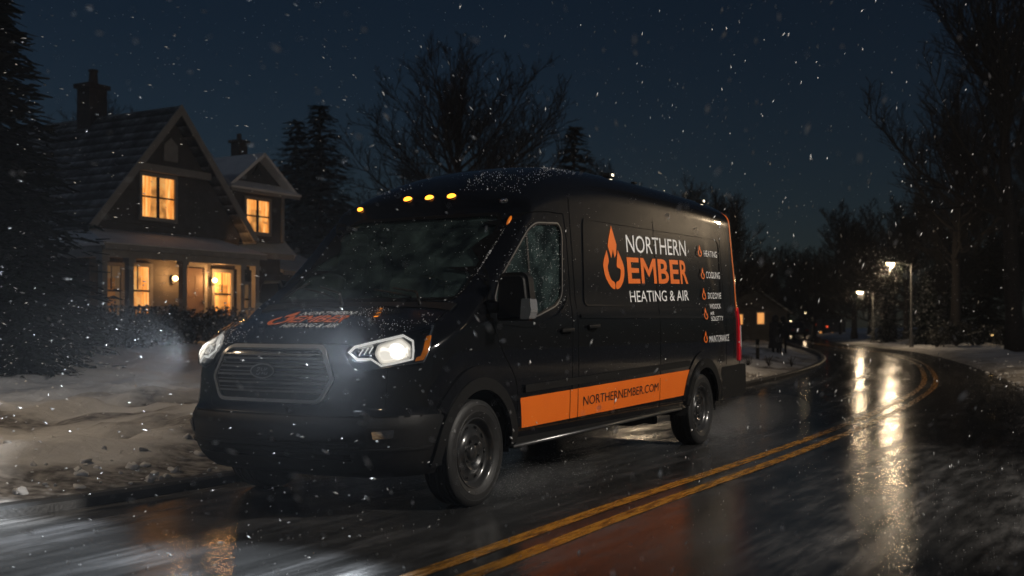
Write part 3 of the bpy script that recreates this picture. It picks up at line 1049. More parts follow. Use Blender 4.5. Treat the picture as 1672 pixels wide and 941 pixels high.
def ground_z(x, y):
    l, r = xl(y), xr(y)
    if x < l:
        t = (l - x) * .86
        rough = fbm(x, y, 4, .55) * .5 + .25
        z = (.085 + .07 * max(0, fbm(x, y, 3, 1.3) + .15)) * smoothstep(-.02, .15, t) + (.06 + .42 * max(0, rough)) * smoothstep(.1, 1.6, t) * (1 - .55 * smoothstep(5, 9, t))
        z += .50 * smoothstep(6, 16, t) * smoothstep(18, 24, y + t * .6)
        z += .085 * fbm(x, y, 3, 1.5) * smoothstep(.4, 2, t)
        if y > 26: z -= .16 * smoothstep(26, 34, y) * (1 - smoothstep(5, 10, t))
    elif x > r:
        t = (x - r) * .86
        z = -.02 + .10 * smoothstep(0, .9, t) + .12 * smoothstep(.6, 3, t) * (1 + fbm(x, y, 4, .7)) + .035 * fbm(x, y, 4, 2.3) * smoothstep(.1, .8, t)
        z += .25 * smoothstep(6, 30, t)
    else:
        z = -.10
    return z

M_snow = pm("snow", (0.80, 0.82, 0.85), 0.55)
k = N(M_snow)
tc = k.n("ShaderNodeTexCoord")
n1 = k.n("ShaderNodeTexNoise", Scale=.9, Detail=5, Roughness=.6)
n2 = k.n("ShaderNodeTexNoise", Scale=9.0, Detail=4)
n3 = k.n("ShaderNodeTexNoise", Scale=140.0, Detail=2)
for q in (n1, n2, n3):
    k.l(tc.outputs["Object"], q.inputs["Vector"])
r1 = k.ramp(n1.outputs[0], [(.35, (.62, .62, .63)), (.62, (.80, .81, .83))])
at = k.n("ShaderNodeAttribute", attribute_name="dirt_shade")
r2 = k.ramp(n2.outputs[0], [(.38, (.07, .062, .055)), (.66, (.42, .40, .38))])
mx = k.n("ShaderNodeMix", data_type='RGBA')
k.l(at.outputs["Fac"], mx.inputs[0]); k.l(r1.outputs[0], mx.inputs[6]); k.l(r2.outputs[0], mx.inputs[7])
k.l(mx.outputs[2], k.b.inputs["Base Color"])
ad = k.n("ShaderNodeMath", operation='ADD')
k.l(n2.outputs[0], ad.inputs[0])
ml = k.n("ShaderNodeMath", operation='MULTIPLY'); ml.inputs[1].default_value = .25
k.l(n3.outputs[0], ml.inputs[0]); k.l(ml.outputs[0], ad.inputs[1])
k.bump(ad.outputs[0], .55, .06)

def axis_steps(segs):
    out = []
    for a, b, st in segs:
        n = max(1, int(round((b - a) / st)))
        out += [a + (b - a) * i / n for i in range(n)]
    out.append(segs[-1][1])
    return out
GX = axis_steps([(-160, -40, 8), (-40, -16, 1.2), (-16, -7, .35), (-7, 9, .13), (9, 22, .35), (22, 50, 1.5), (50, 180, 8)])
GY = axis_steps([(-40, -4, 4), (-4, 2, .6), (2, 20, .14), (20, 45, .4), (45, 90, 1.2), (90, 280, 9)])
verts, faces, dirt_shade = [], [], []
for y in GY:
    l, r = xl(y), xr(y)
    for x in GX:
        verts.append((x, y, ground_z(x, y)))
        t = (l - x) if x < l else (x - r) if x > r else 0
        t *= .86
        if x < l:
            dirt_shade.append((1 - smoothstep(.1, .9, t + .5 * fbm(x, y, 3, 1.1))) * .8 + .95 * smoothstep(-.02, .30, fbm(x, y, 4, .6)) * (1 - smoothstep(5, 8, t)))  # slush along the edge, plus mound shadows painted as dark patches
        else:
            dirt_shade.append((1 - smoothstep(.2, 1.5, t + .7 * fbm(x, y, 4, 1.0))) * .9 + .35 * smoothstep(.1, .6, fbm(x, y, 3, .8)) * (1 - smoothstep(3, 6, t)))
nx = len(GX)
for j in range(len(GY) - 1):
    for i in range(nx - 1):
        a = j * nx + i
        faces.append((a, a + 1, a + nx + 1, a + nx))
g_o = raw("snow_ground", verts, faces, M_snow, None, True)
g_o["kind"] = "structure"
at_ = g_o.data.attributes.new("dirt_shade", 'FLOAT', 'POINT')
at_.data.foreach_set("value", [min(1, max(0, d)) for d in dirt_shade])

# ---- road
M_road = pm("wet_asphalt", g3(.018), .3, ior=1.33)
k = N(M_road)
uv = k.n("ShaderNodeUVMap", uv_map="along")
def mapped(sx, sy, sc, det, rough=.55):
    mp = k.n("ShaderNodeMapping")
    mp.inputs["Scale"].default_value = (sx, sy, 1)
    nz = k.n("ShaderNodeTexNoise", Scale=sc, Detail=det, Roughness=rough)
    k.l(uv.outputs[0], mp.inputs[0]); k.l(mp.outputs[0], nz.inputs["Vector"])
    return nz
s1 = mapped(1.0, .035, 3.2, 5, .6)       # long tyre streaks
s2 = mapped(1.0, .16, 11.0, 4, .6)       # shorter streaks
s3 = mapped(1, 1, 1.1, 4)                # puddled patches
gr_ = mapped(1, 1, 150, 2)               # grain
gr2 = mapped(1, .25, 42, 3)              # slush ridges
def math_(op, a, b):
    m_ = k.n("ShaderNodeMath", operation=op)
    for i, q in enumerate((a, b)):
        if isinstance(q, (int, float)): m_.inputs[i].default_value = q
        else: k.l(q, m_.inputs[i])
    return m_.outputs[0]
mix1 = math_('ADD', math_('MULTIPLY', s1.outputs[0], .5), math_('ADD', math_('MULTIPLY', s2.outputs[0], .28), math_('MULTIPLY', s3.outputs[0], .22)))
rr = k.ramp(mix1, [(.36, g3(.07)), (.50, g3(.14)), (.62, g3(.30))])
k.l(rr.outputs[0], k.b.inputs["Roughness"])
rc = k.ramp(mix1, [(.38, g3(.012)), (.50, g3(.028)), (.60, (.07, .07, .072))])
at = k.n("ShaderNodeAttribute", attribute_name="slush")
rsl = k.ramp(s2.outputs[0], [(.40, (.03, .029, .028)), (.62, (.30, .29, .28))])
mx = k.n("ShaderNodeMix", data_type='RGBA')
k.l(math_('MULTIPLY', at.outputs["Fac"], math_('MULTIPLY', s3.outputs[0], 1.5)), mx.inputs[0]); k.l(rc.outputs[0], mx.inputs[6]); k.l(rsl.outputs[0], mx.inputs[7])
k.l(mx.outputs[2], k.b.inputs["Base Color"])
hsum = math_('ADD', math_('MULTIPLY', gr_.outputs[0], .35), math_('ADD', math_('MULTIPLY', gr2.outputs[0], .7), math_('MULTIPLY', s2.outputs[0], .6)))
k.bump(hsum, .22, .007)
RY = axis_steps([(-38, 2, 2.0), (2, 30, .3), (30, 90, .8), (90, 235, 4)])
NC = 26
verts, faces, uvs, slush = [], [], [], []
arc = 0
for j, y in enumerate(RY):
    l, r = xl(y) - .02, xr(y) + .35
    if j: arc += math.hypot(y - RY[j - 1], xc(y) - xc(RY[j - 1]))
    for i in range(NC + 1):
        u = i / NC
        x = l + (r - l) * u
        verts.append((x, y, 0.0))
        uvs.append(((x - xc(y)) * .86, arc))
        dl, dr = (x - l) * .86, (r - x) * .86
        slush.append(min(1, max(0, 1 - dr / .9) + max(0, 1 - dl / .45)) * .9 + .25 * max(0, 1 - abs(dr - 1.3) / .5))
for j in range(len(RY) - 1):
    for i in range(NC):
        a = j * (NC + 1) + i
        faces.append((a, a + 1, a + NC + 2, a + NC + 1))
road = raw("road", verts, faces, M_road)
road["kind"] = "structure"
def set_uv(o, uvs):
    ul = o.data.uv_layers.new(name="along")
    for lp in o.data.loops:
        ul.data[lp.index].uv = uvs[lp.vertex_index]
set_uv(road, uvs)
at_ = road.data.attributes.new("slush", 'FLOAT', 'POINT')
at_.data.foreach_set("value", slush)

# ---- painted lines (worn double yellow) 4 mm above the asphalt
M_line = pm("yellow_road_paint", (.52, .24, .03), .3, ior=1.4)
k = N(M_line)
uv = k.n("ShaderNodeUVMap", uv_map="along")
w1 = mapped(1.5, .25, 16, 4)
w2 = mapped(1, 1, 90, 3)
r1 = k.ramp(math_('ADD', math_('MULTIPLY', w1.outputs[0], .7), math_('MULTIPLY', w2.outputs[0], .3)), [(.36, (.05, .028, .010)), (.50, (.34, .15, .016)), (.7, (.44, .20, .025))])
k.l(r1.outputs[0], k.b.inputs["Base Color"])
r2 = k.ramp(w1.outputs[0], [(.4, g3(.16)), (.6, g3(.34))])
k.l(r2.outputs[0], k.b.inputs["Roughness"])
k.bump(w2.outputs[0], .25, .006)
for off in (-.118, .118):
    verts, faces, uvs = [], [], []
    arc = 0
    for j, y in enumerate(RY):
        dy = .05
        tx = (xc(y + dy) - xc(y - dy)) / (2 * dy)
        ln = math.hypot(1, tx)
        nxv, nyv = 1 / ln, -tx / ln
        if j: arc += math.hypot(y - RY[j - 1], xc(y) - xc(RY[j - 1]))
        for q in (-.055, .055):
            verts.append((xc(y) + nxv * (off + q), y + nyv * (off + q), .004))
            uvs.append((off + q, arc))
    faces = [(2 * j, 2 * j + 1, 2 * j + 3, 2 * j + 2) for j in range(len(RY) - 1)]
    o = raw("road_marking", verts, faces, M_line)
    set_uv(o, uvs)
    o["kind"] = "structure"
# ---- kerb on the near side
M_kerb = noisy("wet_kerb_concrete", g3(.03), g3(.08), 3, .5, .4, 5, 40)
verts, faces = [], []
prof = [(.03, -.08), (.0, .055), (-.03, .075), (-.15, .08), (-.16, -.08)]
for y in RY:
    dy = .05
    tx = (xl(y + dy) - xl(y - dy)) / (2 * dy)
    ln = math.hypot(1, tx)
    for a, z in prof:
        verts.append((xl(y) + a / ln - .02, y - a * tx / ln, z))
for j in range(len(RY) - 1):
    for i in range(4):
        a = j * 5 + i
        faces.append((a, a + 1, a + 6, a + 5))
kb = raw("kerb", verts, faces, M_kerb)
kb["kind"] = "structure"

# ================================================================== street lamps
M_pole = noisy("lamp_pole_metal", g3(.06), g3(.09), 12, .45)
M_glow = pm("street_lamp_lens_lit", g3(.8), .3, emit=(1.0, .74, .42), estr=30.0)
def street_lamp(x, y, top, head_x, label, power, group="street lamps along the road", z0=None, spot=None, glow=M_glow):
    z0 = ground_z(x, y) - .03 if z0 is None else z0
    t = empty("street_lamp", (x, y, z0))
    tag(t, label, "street lamp", group)
    h = top - z0
    bm = bmesh.new()
    add_lathe(bm, [(.001, 0), (.13, 0), (.13, .05), (.105, .07), (.10, .62), (.085, .70), (.06, .74), (.045, h - .35), (.042, h - .08), (.045, h - .06), (.03, h), (.001, h)], 'z', 14)
    obj("pole", bm, M_pole, t, True)
    hx = head_x - x
    obj("arm", tube([(0, 0, h - .12), (hx * .35, 0, h - .03), (hx * .7, 0, h + .03), (hx * .92, 0, h + .05)], [.024, .022, .02, .02], 8), M_pole, t, True)
    hd = bmesh.new()
    sgn = 1 if hx > 0 else -1
    add_prism(hd, [(hx - .26 * sgn, h + .02), (hx - .20 * sgn, h + .10), (hx + .16 * sgn, h + .10), (hx + .27 * sgn, h + .04), (hx + .27 * sgn, h + .01), (hx - .26 * sgn, h - .0)], .22, 'xz', -.11)
    head = obj("lamp_head", hd, M_pole, t)
    bm = bmesh.new()
    bmesh.ops.create_uvsphere(bm, u_segments=16, v_segments=8, radius=1)
    bm.transform(Matrix.Translation((hx + .03 * sgn, 0, h + .0)) @ Matrix.Diagonal((.20, .095, .075, 1)))
    obj("lens", bm, glow, head, True)
    if power:
        ld = bpy.data.lights.new("lamp_light", 'SPOT' if spot else 'POINT')
        ld.energy = power
        ld.color = (1.0, .92, .82) if power > 3000 else (1.0, .75, .48)
        ld.shadow_soft_size = .5 if power > 3000 else .16
        lo = bpy.data.objects.new("lamp_light", ld)
        link(lo, t)
        lo.location = (hx + .03 * sgn, 0, h - .12)
        if spot:
            tx, ty, tz, size, blend = spot
            ld.spot_size = R(size)
            ld.spot_blend = blend
            d = Vector((tx, ty, tz)) - Vector((x + lo.location.x, y, z0 + lo.location.z))
            lo.rotation_euler = d.to_track_quat('-Z', 'Y').to_euler()
    return t
street_lamp(19.75, 54, 4.25, 18.75, "tallest lit street lamp on the right, its arm reaching left over the wet bend", 330)
street_lamp(22.5, 68, 3.25, 21.7, "second lit street lamp beyond the tall one, in front of the snowy pine", 180)
street_lamp(35.8, 130, 2.6, 34.9, "small far lit street lamp where the road runs out of sight", 60)
street_lamp(41.4, 160, 1.75, 41.0, "tiny farthest lit lamp left of the far street lamp", 30)
street_lamp(1.75, 23.4, 3.72, 2.62, "lit street lamp standing on the verge behind the van roof", 300)
# unseen lamps out of view, put in as key, fill, snow and glint light
street_lamp(10.4, 4.0, 7.2, 9.5, "unseen key lamp on the right verge beside the camera, aimed at the van", 4300, spot=(.55, 9.4, 1.3, 46, .45))
street_lamp(3.6, -6.0, 5.2, 2.6, "unseen fill lamp added on the right verge behind the camera", 140)
street_lamp(-7.6, 9.0, 5.0, -6.7, "unseen lamp added on the left verge to light the snowbank", 330, spot=(-4.2, 10.6, 0, 112, .6))
street_lamp(15.0, 23.0, 5.0, 14.0, "unseen lamp added on the right verge for glints on the van", 420)
# ================================================================== the house on the left
M_siding = pm("dark_clapboard", (.085, .078, .072), .7)
k = N(M_siding)
tc = k.n("ShaderNodeTexCoord")
wv = k.n("ShaderNodeTexWave", Scale=1.25, Distortion=0.0)
wv.wave_type = 'BANDS'; wv.bands_direction = 'Z'; wv.wave_profile = 'SAW'
k.l(tc.outputs["Object"], wv.inputs["Vector"])
k.bump(wv.outputs["Fac"], .9, .03)
nz = k.n("ShaderNodeTexNoise", Scale=2.5, Detail=4)
k.l(tc.outputs["Object"], nz.inputs["Vector"])
r_ = k.ramp(nz.outputs[0], [(.3, (.05, .046, .043)), (.7, (.075, .07, .065))])
k.l(r_.outputs[0], k.b.inputs["Base Color"])
M_trim = noisy("painted_trim", (.22, .215, .21), (.28, .275, .27), 4, .55)
M_brick = noisy("chimney_brick", (.045, .034, .03), (.075, .055, .048), 9, .8, .5)
M_shingle = pm("snow_dusted_shingles", g3(.03), .8)
k = N(M_shingle)
tc = k.n("ShaderNodeTexCoord")
br = k.n("ShaderNodeTexWave", Scale=1.1, Distortion=.6)
br.bands_direction = 'Z'; br.wave_profile = 'SAW'
k.l(tc.outputs["Object"], br.inputs["Vector"])
nz = k.n("ShaderNodeTexNoise", Scale=1.3, Detail=6, Roughness=.7)
k.l(tc.outputs["Object"], nz.inputs["Vector"])
md = k.n("ShaderNodeMath", operation='MULTIPLY_ADD')
k.l(br.outputs["Fac"], md.inputs[0]); md.inputs[1].default_value = .28; k.l(nz.outputs[0], md.inputs[2])
r_ = k.ramp(md.outputs[0], [(.52, g3(.022)), (.72, (.12, .125, .135)), (.90, (.4, .41, .43))])
k.l(r_.outputs[0], k.b.inputs["Base Color"])
k.bump(br.outputs["Fac"], .6, .04)
M_roofsnow = noisy("roof_snow", (.66, .67, .70), (.80, .81, .83), 1.5, .6, .4, 4, 6, dist=.04)
M_curtain = pm("lit_curtain", (.5, .3, .15), .8, emit=(1.0, .50, .17), estr=1.25)
k = N(M_curtain)
tc = k.n("ShaderNodeTexCoord")
mp = k.n("ShaderNodeMapping"); mp.inputs["Scale"].default_value = (9, 9, .9)
k.l(tc.outputs["Object"], mp.inputs[0])
nz = k.n("ShaderNodeTexNoise", Scale=1.6, Detail=4)
k.l(mp.outputs[0], nz.inputs["Vector"])
r_ = k.ramp(nz.outputs[0], [(.34, (.58, .17, .02)), (.52, (.88, .34, .07)), (.70, (.98, .54, .19))])
k.l(r_.outputs[0], k.b.inputs["Emission Color"])
M_curtdim = pm("dim_curtain", (.25, .2, .15), .8, emit=(1.0, .55, .22), estr=.07)
M_door = noisy("door_paint", (.16, .11, .09), (.20, .14, .11), 3, .5)
M_sconce = pm("sconce_lit", g3(.8), .3, emit=(1.0, .62, .24), estr=6.0)
M_sash = pm("sash_dark", g3(.03), .5)

house = empty("house", (-10.65, 34.0, 0.0), math.atan2(.866, .5))
tag(house, "two-storey gabled house with front porch and warm lit windows behind the van", "house")
GZ = .55
def gable_walls(x0, x1, y0, y1, zt_, zr, name="wall"):
    bm = bmesh.new()
    xm = (x0 + x1) / 2
    add_prism(bm, [(x0, GZ), (x1, GZ), (x1, zt_), (xm, zr), (x0, zt_)], y1 - y0, 'xz', y0)
    return obj(name, bm, M_siding, house)
def roof_slab(p0, p1, p2, p3, th, mat, name="roof", parent=house):
    """quad p0..p3 thickened downwards"""
    bm = bmesh.new()
    P_ = [Vector(p) for p in (p0, p1, p2, p3)]
    n = (P_[1] - P_[0]).cross(P_[3] - P_[0]).normalized()
    if n.z < 0: n = -n
    a = [bm.verts.new(p) for p in P_]
    b = [bm.verts.new(p - n * th) for p in P_]
    bm.faces.new(a); bm.faces.new(b[::-1])
    for i in range(4):
        bm.faces.new((a[i], b[i], b[(i + 1) % 4], a[(i + 1) % 4]))
    bmesh.ops.recalc_face_normals(bm, faces=bm.faces)
    return obj(name, bm, mat, parent)
gable_walls(-3.0, 3.0, 0, 9.5, 4.25, 7.78)
rl = roof_slab((-3.42, -.5, 4.02), (0.0, -.5, 8.0), (0.0, 9.8, 8.0), (-3.42, 9.8, 4.02), .13, M_shingle)
roof_slab((3.42, -.5, 4.02), (0.004, -.5, 8.0), (0.004, 9.8, 8.0), (3.42, 9.8, 4.02), .13, M_shingle)
# barge boards, gable brackets and attic vent
for s in (-1, 1):
    bm = bmesh.new()
    v = [(3.45 * s, -.53, 4.02), (0, -.53, 8.03), (0, -.53, 7.70), (3.16 * s, -.53, 4.02)]
    a = [bm.verts.new(p) for p in v]; b = [bm.verts.new((p[0], p[1] + .05, p[2])) for p in v]
    bm.faces.new(a); bm.faces.new(b[::-1])
    for i in range(4): bm.faces.new((a[i], b[i], b[(i + 1) % 4], a[(i + 1) % 4]))
    bmesh.ops.recalc_face_normals(bm, faces=bm.faces)
    obj("barge_board", bm, M_trim, house)
obj("gable_beam", box((0, -.18, 5.98), (3.0, .16, .22)), M_trim, house)
obj("attic_vent", prism([(-.28, 6.3), (.28, 6.3), (.28, 6.8), (0, 7.05), (-.28, 6.8)], .05, 'xz', -.055), M_trim, house)
ch = obj("chimney", box((0, 3.6, 8.2), (.70, .60, 1.5)), M_brick, rl)
obj("chimney_cap", box((0, 3.6, 9.0), (.86, .76, .14)), M_brick, ch)
obj("chimney_pot", lathe([(.17, 9.05), (.15, 9.2), (.13, 9.5), (.16, 9.52), (.16, 9.58), (.001, 9.58)], 'z', 12, (0.05, 3.6, 0)), M_brick, ch)
# side wing
bm = bmesh.new()
add_prism(bm, [(.7, GZ), (8.3, GZ), (8.3, 4.0), (4.5, 7.55), (.7, 4.0)], 2.8, 'yz', 3.0)
obj("wall", bm, M_siding, house)
wr = roof_slab((1.2, .15, 3.72), (6.05, .15, 3.72), (6.05, 4.5, 7.84), (1.2, 4.5, 7.84), .12, M_roofsnow)
roof_slab((1.2, 8.85, 3.72), (6.05, 8.85, 3.72), (6.05, 4.504, 7.84), (1.2, 4.504, 7.84), .12, M_roofsnow)
ch = obj("chimney", box((5.7, 2.6, 6.85), (.42, .42, 2.1)), M_brick, wr)
obj("chimney_cap", box((5.7, 2.6, 7.95), (.56, .56, .10)), M_brick, ch)
obj("chimney_pot", lathe([(.10, 8.0), (.08, 8.25), (.001, 8.25)], 'z', 10, (5.7, 2.6, 0)), M_brick, ch)
obj("fascia", box((4.6, .14, 3.62), (2.6, .05, .2)), M_trim, house)
# low side room with its own lean-to roof
obj("side_room", box((7.4, 2.7, 1.9), (3.2, 3.6, 2.7)), M_siding, house)
roof_slab((5.82, .55, 3.18), (9.25, .55, 3.18), (9.25, 4.6, 4.6), (5.82, 4.6, 4.6), .10, M_roofsnow, "side_roof")
obj("fascia", box((7.5, .54, 3.10), (3.4, .05, .16)), M_trim, house)
# dormer
bm = bmesh.new()
add_prism(bm, [(2.62, 4.1), (5.3, 4.1), (5.3, 5.98), (3.96, 6.95), (2.62, 5.98)], 3.4, 'xz', .1)
dm = obj("dormer", bm, M_siding, house)
for s in (-1, 1):
    roof_slab((3.96 + 1.72 * s, -.28, 5.82), (3.96 + .002 * s, -.28, 7.10), (3.96 + .002 * s, 3.6, 7.10), (3.96 + 1.72 * s, 3.6, 5.82), .10, M_roofsnow, "dormer_roof", dm)
roof_slab((2.24, -.42, 5.80), (5.68, -.42, 5.80), (5.50, .12, 6.10), (2.42, .12, 6.10), .07, M_roofsnow, "eave_roof", dm)
obj("dormer_vent", prism([(3.72, 6.35), (4.2, 6.35), (3.96, 6.68)], .04, 'xz', .055), M_sash, dm)
obj("eave_trim", box((3.96, -.35, 5.70), (3.36, .06, .12)), M_trim, dm)
for xx in (2.68, 5.24):
    obj("corner_board", box((xx, .085, 5.0), (.14, .05, 1.75)), M_trim, dm)

# windows
def window(x, z0, z1, w, y, curtain, sashes=2, muntin=True, parent=None, shutters=False):
    parent = parent or house
    yo = y - .03
    bm = bmesh.new()
    t = .11
    zc, hh = (z0 + z1) / 2, (z1 - z0)
    add_box(bm, (x - w / 2 - t / 2, yo, zc), (t, .09, hh + 2 * t)); add_box(bm, (x + w / 2 + t / 2, yo, zc), (t, .09, hh + 2 * t))
    add_box(bm, (x, yo, z1 + t / 2), (w, .09, t)); add_box(bm, (x, yo - .02, z0 - t / 2), (w + .0, .13, t))
    fr_ = obj("window", bm, M_trim, parent)
    bm = bmesh.new()
    if sashes == 2:
        add_box(bm, (x, yo + .01, zc), (.10, .05, hh))
        for s in (-1, 1):
            add_box(bm, (x + s * (w / 4 + .025), yo + .012, zc), (w / 2 - .05, .04, .05))
    else:
        add_box(bm, (x, yo + .012, zc), (w, .045, .06))
        if muntin:
            add_box(bm, (x, yo + .014, zc + hh / 4 + .02), (.03, .035, hh / 2 - .05))
    obj("sash_bars", bm, M_sash, fr_)
    bm = bmesh.new()
    n = 20
    bmesh.ops.create_grid(bm, x_segments=1, y_segments=1, size=.5, matrix=Matrix.Translation((x, y - .004, zc)) @ Matrix.Rotation(R(90), 4, 'X') @ Matrix.Diagonal((w, hh, 1, 1)))
    obj("room_glow", bm, curtain[0], fr_)
    bm = bmesh.new()
    for sd, wd in ((-1, curtain[2]), (1, curtain[3])):
        rows = []
        for zz in (z0, z1):
            rows.append([bm.verts.new((x + sd * (w / 2 - w * wd * i / n * (.86 if zz == z0 else 1)), y - .018 + .010 * math.sin(i * 1.5 + sd), zz)) for i in range(n + 1)])
        for i in range(n): bm.faces.new((rows[0][i], rows[0][i + 1], rows[1][i + 1], rows[1][i]))
    if curtain[4]:
        zt2 = z1 - (z1 - z0) * curtain[4]
        rows = [[bm.verts.new((x - w / 2 + w * i / n, y - .024 + .004 * math.sin(i * 2.1), zz)) for i in range(n + 1)] for zz in (zt2, z1)]
        for i in range(n): bm.faces.new((rows[0][i], rows[0][i + 1], rows[1][i + 1], rows[1][i]))
    obj("curtain", bm, curtain[1], fr_, True)
    if shutters:
        for s in (-1, 1):
            obj("shutter", box((x + s * (w / 2 + .11 + .2), yo + .01, zc), (.36, .05, hh + .12)), M_sash, fr_)
def room(name, col, st):
    m = pm(name, (.3, .2, .1), .9, emit=col, estr=st)
    k = N(m)
    tc = k.n("ShaderNodeTexCoord")
    nz = k.n("ShaderNodeTexNoise", Scale=2.6, Detail=2)
    k.l(tc.outputs["Object"], nz.inputs["Vector"])
    c = Vector(col)
    r_ = k.ramp(nz.outputs[0], [(.36, tuple(c * .45)), (.52, tuple(c)), (.64, (1.0, min(1, col[1] * 1.35), min(1, col[2] * 1.8)))])
    k.l(r_.outputs[0], k.b.inputs["Emission Color"])
    return m
RM1, RM2, RM3 = room("lit_room_warm", (1.0, .40, .09), .72), room("lit_room_amber", (.95, .32, .05), .6), room("lit_room_dim", (.9, .32, .06), .13)
window(-.5, 4.50, 5.74, 1.28, 0, (RM1, M_curtain, .30, .26, 0))
window(3.96, 4.40, 5.48, 1.10, .1, (RM1, M_curtain, .20, .34, .30), parent=dm)
window(-2.25, 1.50, 2.95, .62, 0, (RM3, M_curtdim, .3, .3, .25), 1)
window(-1.28, 1.52, 2.97, .86, 0, (RM1, M_curtain, .24, .36, 0), 1)
window(2.2, 1.52, 2.93, .74, 0, (RM2, M_curtain, .32, .16, .28), 1)
window(3.75, 1.60, 2.60, .80, .7, (RM2, M_curtdim, .22, .22, .35), 1)
window(6.9, 1.60, 2.60, .80, .9, (RM3, M_curtdim, .2, .2, .2), 1)
dr_ = obj("front_door", box((.93, -.03, 2.0), (.86, .06, 2.05)), M_door, house)
bm = bmesh.new()
for xx in (.44, 1.42): add_box(bm, (xx, -.045, 2.05), (.12, .10, 2.25))
add_box(bm, (.93, -.05, 3.13), (.86, .10, .14))
obj("door_frame", bm, M_trim, dr_)
bm = bmesh.new()
for xx in (.75, 1.11):
    for zz in (1.45, 2.45): add_box(bm, (xx, -.064, zz), (.26, .012, .7))
obj("door_panel", bm, M_door, dr_)
obj("door_handle", box((1.27, -.09, 1.95), (.04, .05, .14), None, .01), M_chrome, dr_)
for xx in (.05, 1.72):
    b = obj("wall_lamp", box((xx, -.06, 2.62), (.12, .10, .26), None, .02), M_sash, house)
    bm = bmesh.new()
    bmesh.ops.create_uvsphere(bm, u_segments=12, v_segments=8, radius=.085)
    bm.transform(Matrix.Translation((xx, -.17, 2.66)))
    obj("lamp_globe", bm, M_sconce, b, True)
    ld = bpy.data.lights.new("porch_light", 'POINT')
    ld.energy = 60
    ld.color = (1.0, .47, .15)
    ld.shadow_soft_size = .12
    lo = bpy.data.objects.new("porch_light", ld)
    link(lo, b)
    lo.location = (xx, -.36, 2.66)
# porch
pz = .93
obj("porch_floor", box((-1.0, -.86, pz - .16), (6.0, 1.66, .3)), M_trim, house)
obj("porch_step", box((.93, -1.95, .62), (1.6, .5, .26)), M_trim, house)
pr = roof_slab((-4.15, -2.0, 3.46), (2.2, -2.0, 3.46), (2.0, -.004, 4.02), (-3.1, -.004, 4.02), .09, M_roofsnow, "porch_roof")
roof_slab((-4.15, -2.0, 3.455), (-3.1, -.004, 4.015), (-3.1, 1.0, 4.015), (-4.15, 1.0, 3.455), .09, M_roofsnow, "porch_roof")
obj("porch_beam", box((-1.0, -1.72, 3.22), (6.1, .18, .28)), M_trim, house)
obj("porch_beam", box((-3.95, -.8, 3.22), (.18, 1.66, .28)), M_trim, house)
obj("porch_ceiling", box((-1.0, -.86, 3.37), (6.1, 1.6, .03)), M_trim, house)
obj("fascia", box((-.97, -1.99, 3.36), (6.3, .04, .16)), M_trim, house)
for xx in (-3.95, -3.05, -1.09, 1.30, 1.95):
    bm = bmesh.new()
    add_box(bm, (xx, -1.72, 2.0), (.17, .17, 2.14))
    add_box(bm, (xx, -1.72, 3.02), (.25, .25, .12))
    add_box(bm, (xx, -1.72, 1.02), (.25, .25, .18))
    obj("porch_column", bm, M_trim, house)
for x0, x1 in ((-3.85, -3.15), (-2.95, -1.2), (1.4, 1.85)):
    bm = bmesh.new()
    add_box(bm, ((x0 + x1) / 2, -1.72, 1.72), (x1 - x0, .07, .06)); add_box(bm, ((x0 + x1) / 2, -1.72, 1.08), (x1 - x0, .06, .06))
    n = int((x1 - x0) / .13)
    for i in range(n): add_box(bm, (x0 + (i + .5) * (x1 - x0) / n, -1.72, 1.4), (.035, .035, .58))
    obj("porch_railing", bm, M_trim, house)

# ---------------------------------------------------------------- small far houses
def far_house(px, d, w, wall_h, roof_h, z0, label, wins, group="lit houses down the road"):
    x = (px - 836) / 1783 * d
    t = empty("far_house", (x, d, z0))
    tag(t, label, "house", group)
    obj("wall", prism([(-w / 2, -.4), (w / 2, -.4), (w / 2, wall_h), (0, wall_h + roof_h), (-w / 2, wall_h)], 6, 'xz', 0), M_siding, t)
    for s in (-1, 1):
        rf = roof_slab((s * (w / 2 + .3), -.3, wall_h - .2), (.003 * s, -.3, wall_h + roof_h + .06), (.003 * s, 6.3, wall_h + roof_h + .06), (s * (w / 2 + .3), 6.3, wall_h - .2), .1, M_shingle, "roof", t)
    obj("chimney", box((w * .22, 2.5, wall_h + roof_h * .9), (.5, .5, 1.0)), M_brick, rf)
    for wx, wz, ww, wh in wins:
        fr_ = obj("window", box((wx, -.02, wz), (ww + .16, .05, wh + .16)), M_trim, t)
        bm = bmesh.new()
        bmesh.ops.create_grid(bm, x_segments=1, y_segments=1, size=.5, matrix=Matrix.Translation((wx, -.05, wz)) @ Matrix.Rotation(R(90), 4, 'X') @ Matrix.Diagonal((ww, wh, 1, 1)))
        obj("pane", bm, M_farwin, fr_)
M_farwin = pm("far_window_lit", g3(.5), .5, emit=(1.0, .40, .09), estr=.9)
far_house(1226, 70, 4.6, 2.2, 1.5, .0, "dark low house with two orange lit windows just right of the van's tail", [(-.72, 1.55, .36, .62), (.62, 1.62, .42, .7), (1.55, 1.6, .16, .2)])
far_house(1348, 150, 5.5, 2.2, 1.6, -.3, "tiny far house among the trees with one warm lit window", [(-.6, .25, .5, .6), (.9, .2, .3, .5)])
far_house(1172, 84, 5.0, 2.3, 1.6, .0, "dark house with a snowy roof mostly hidden by the van's tail", [(1.4, 1.5, .4, .6)])
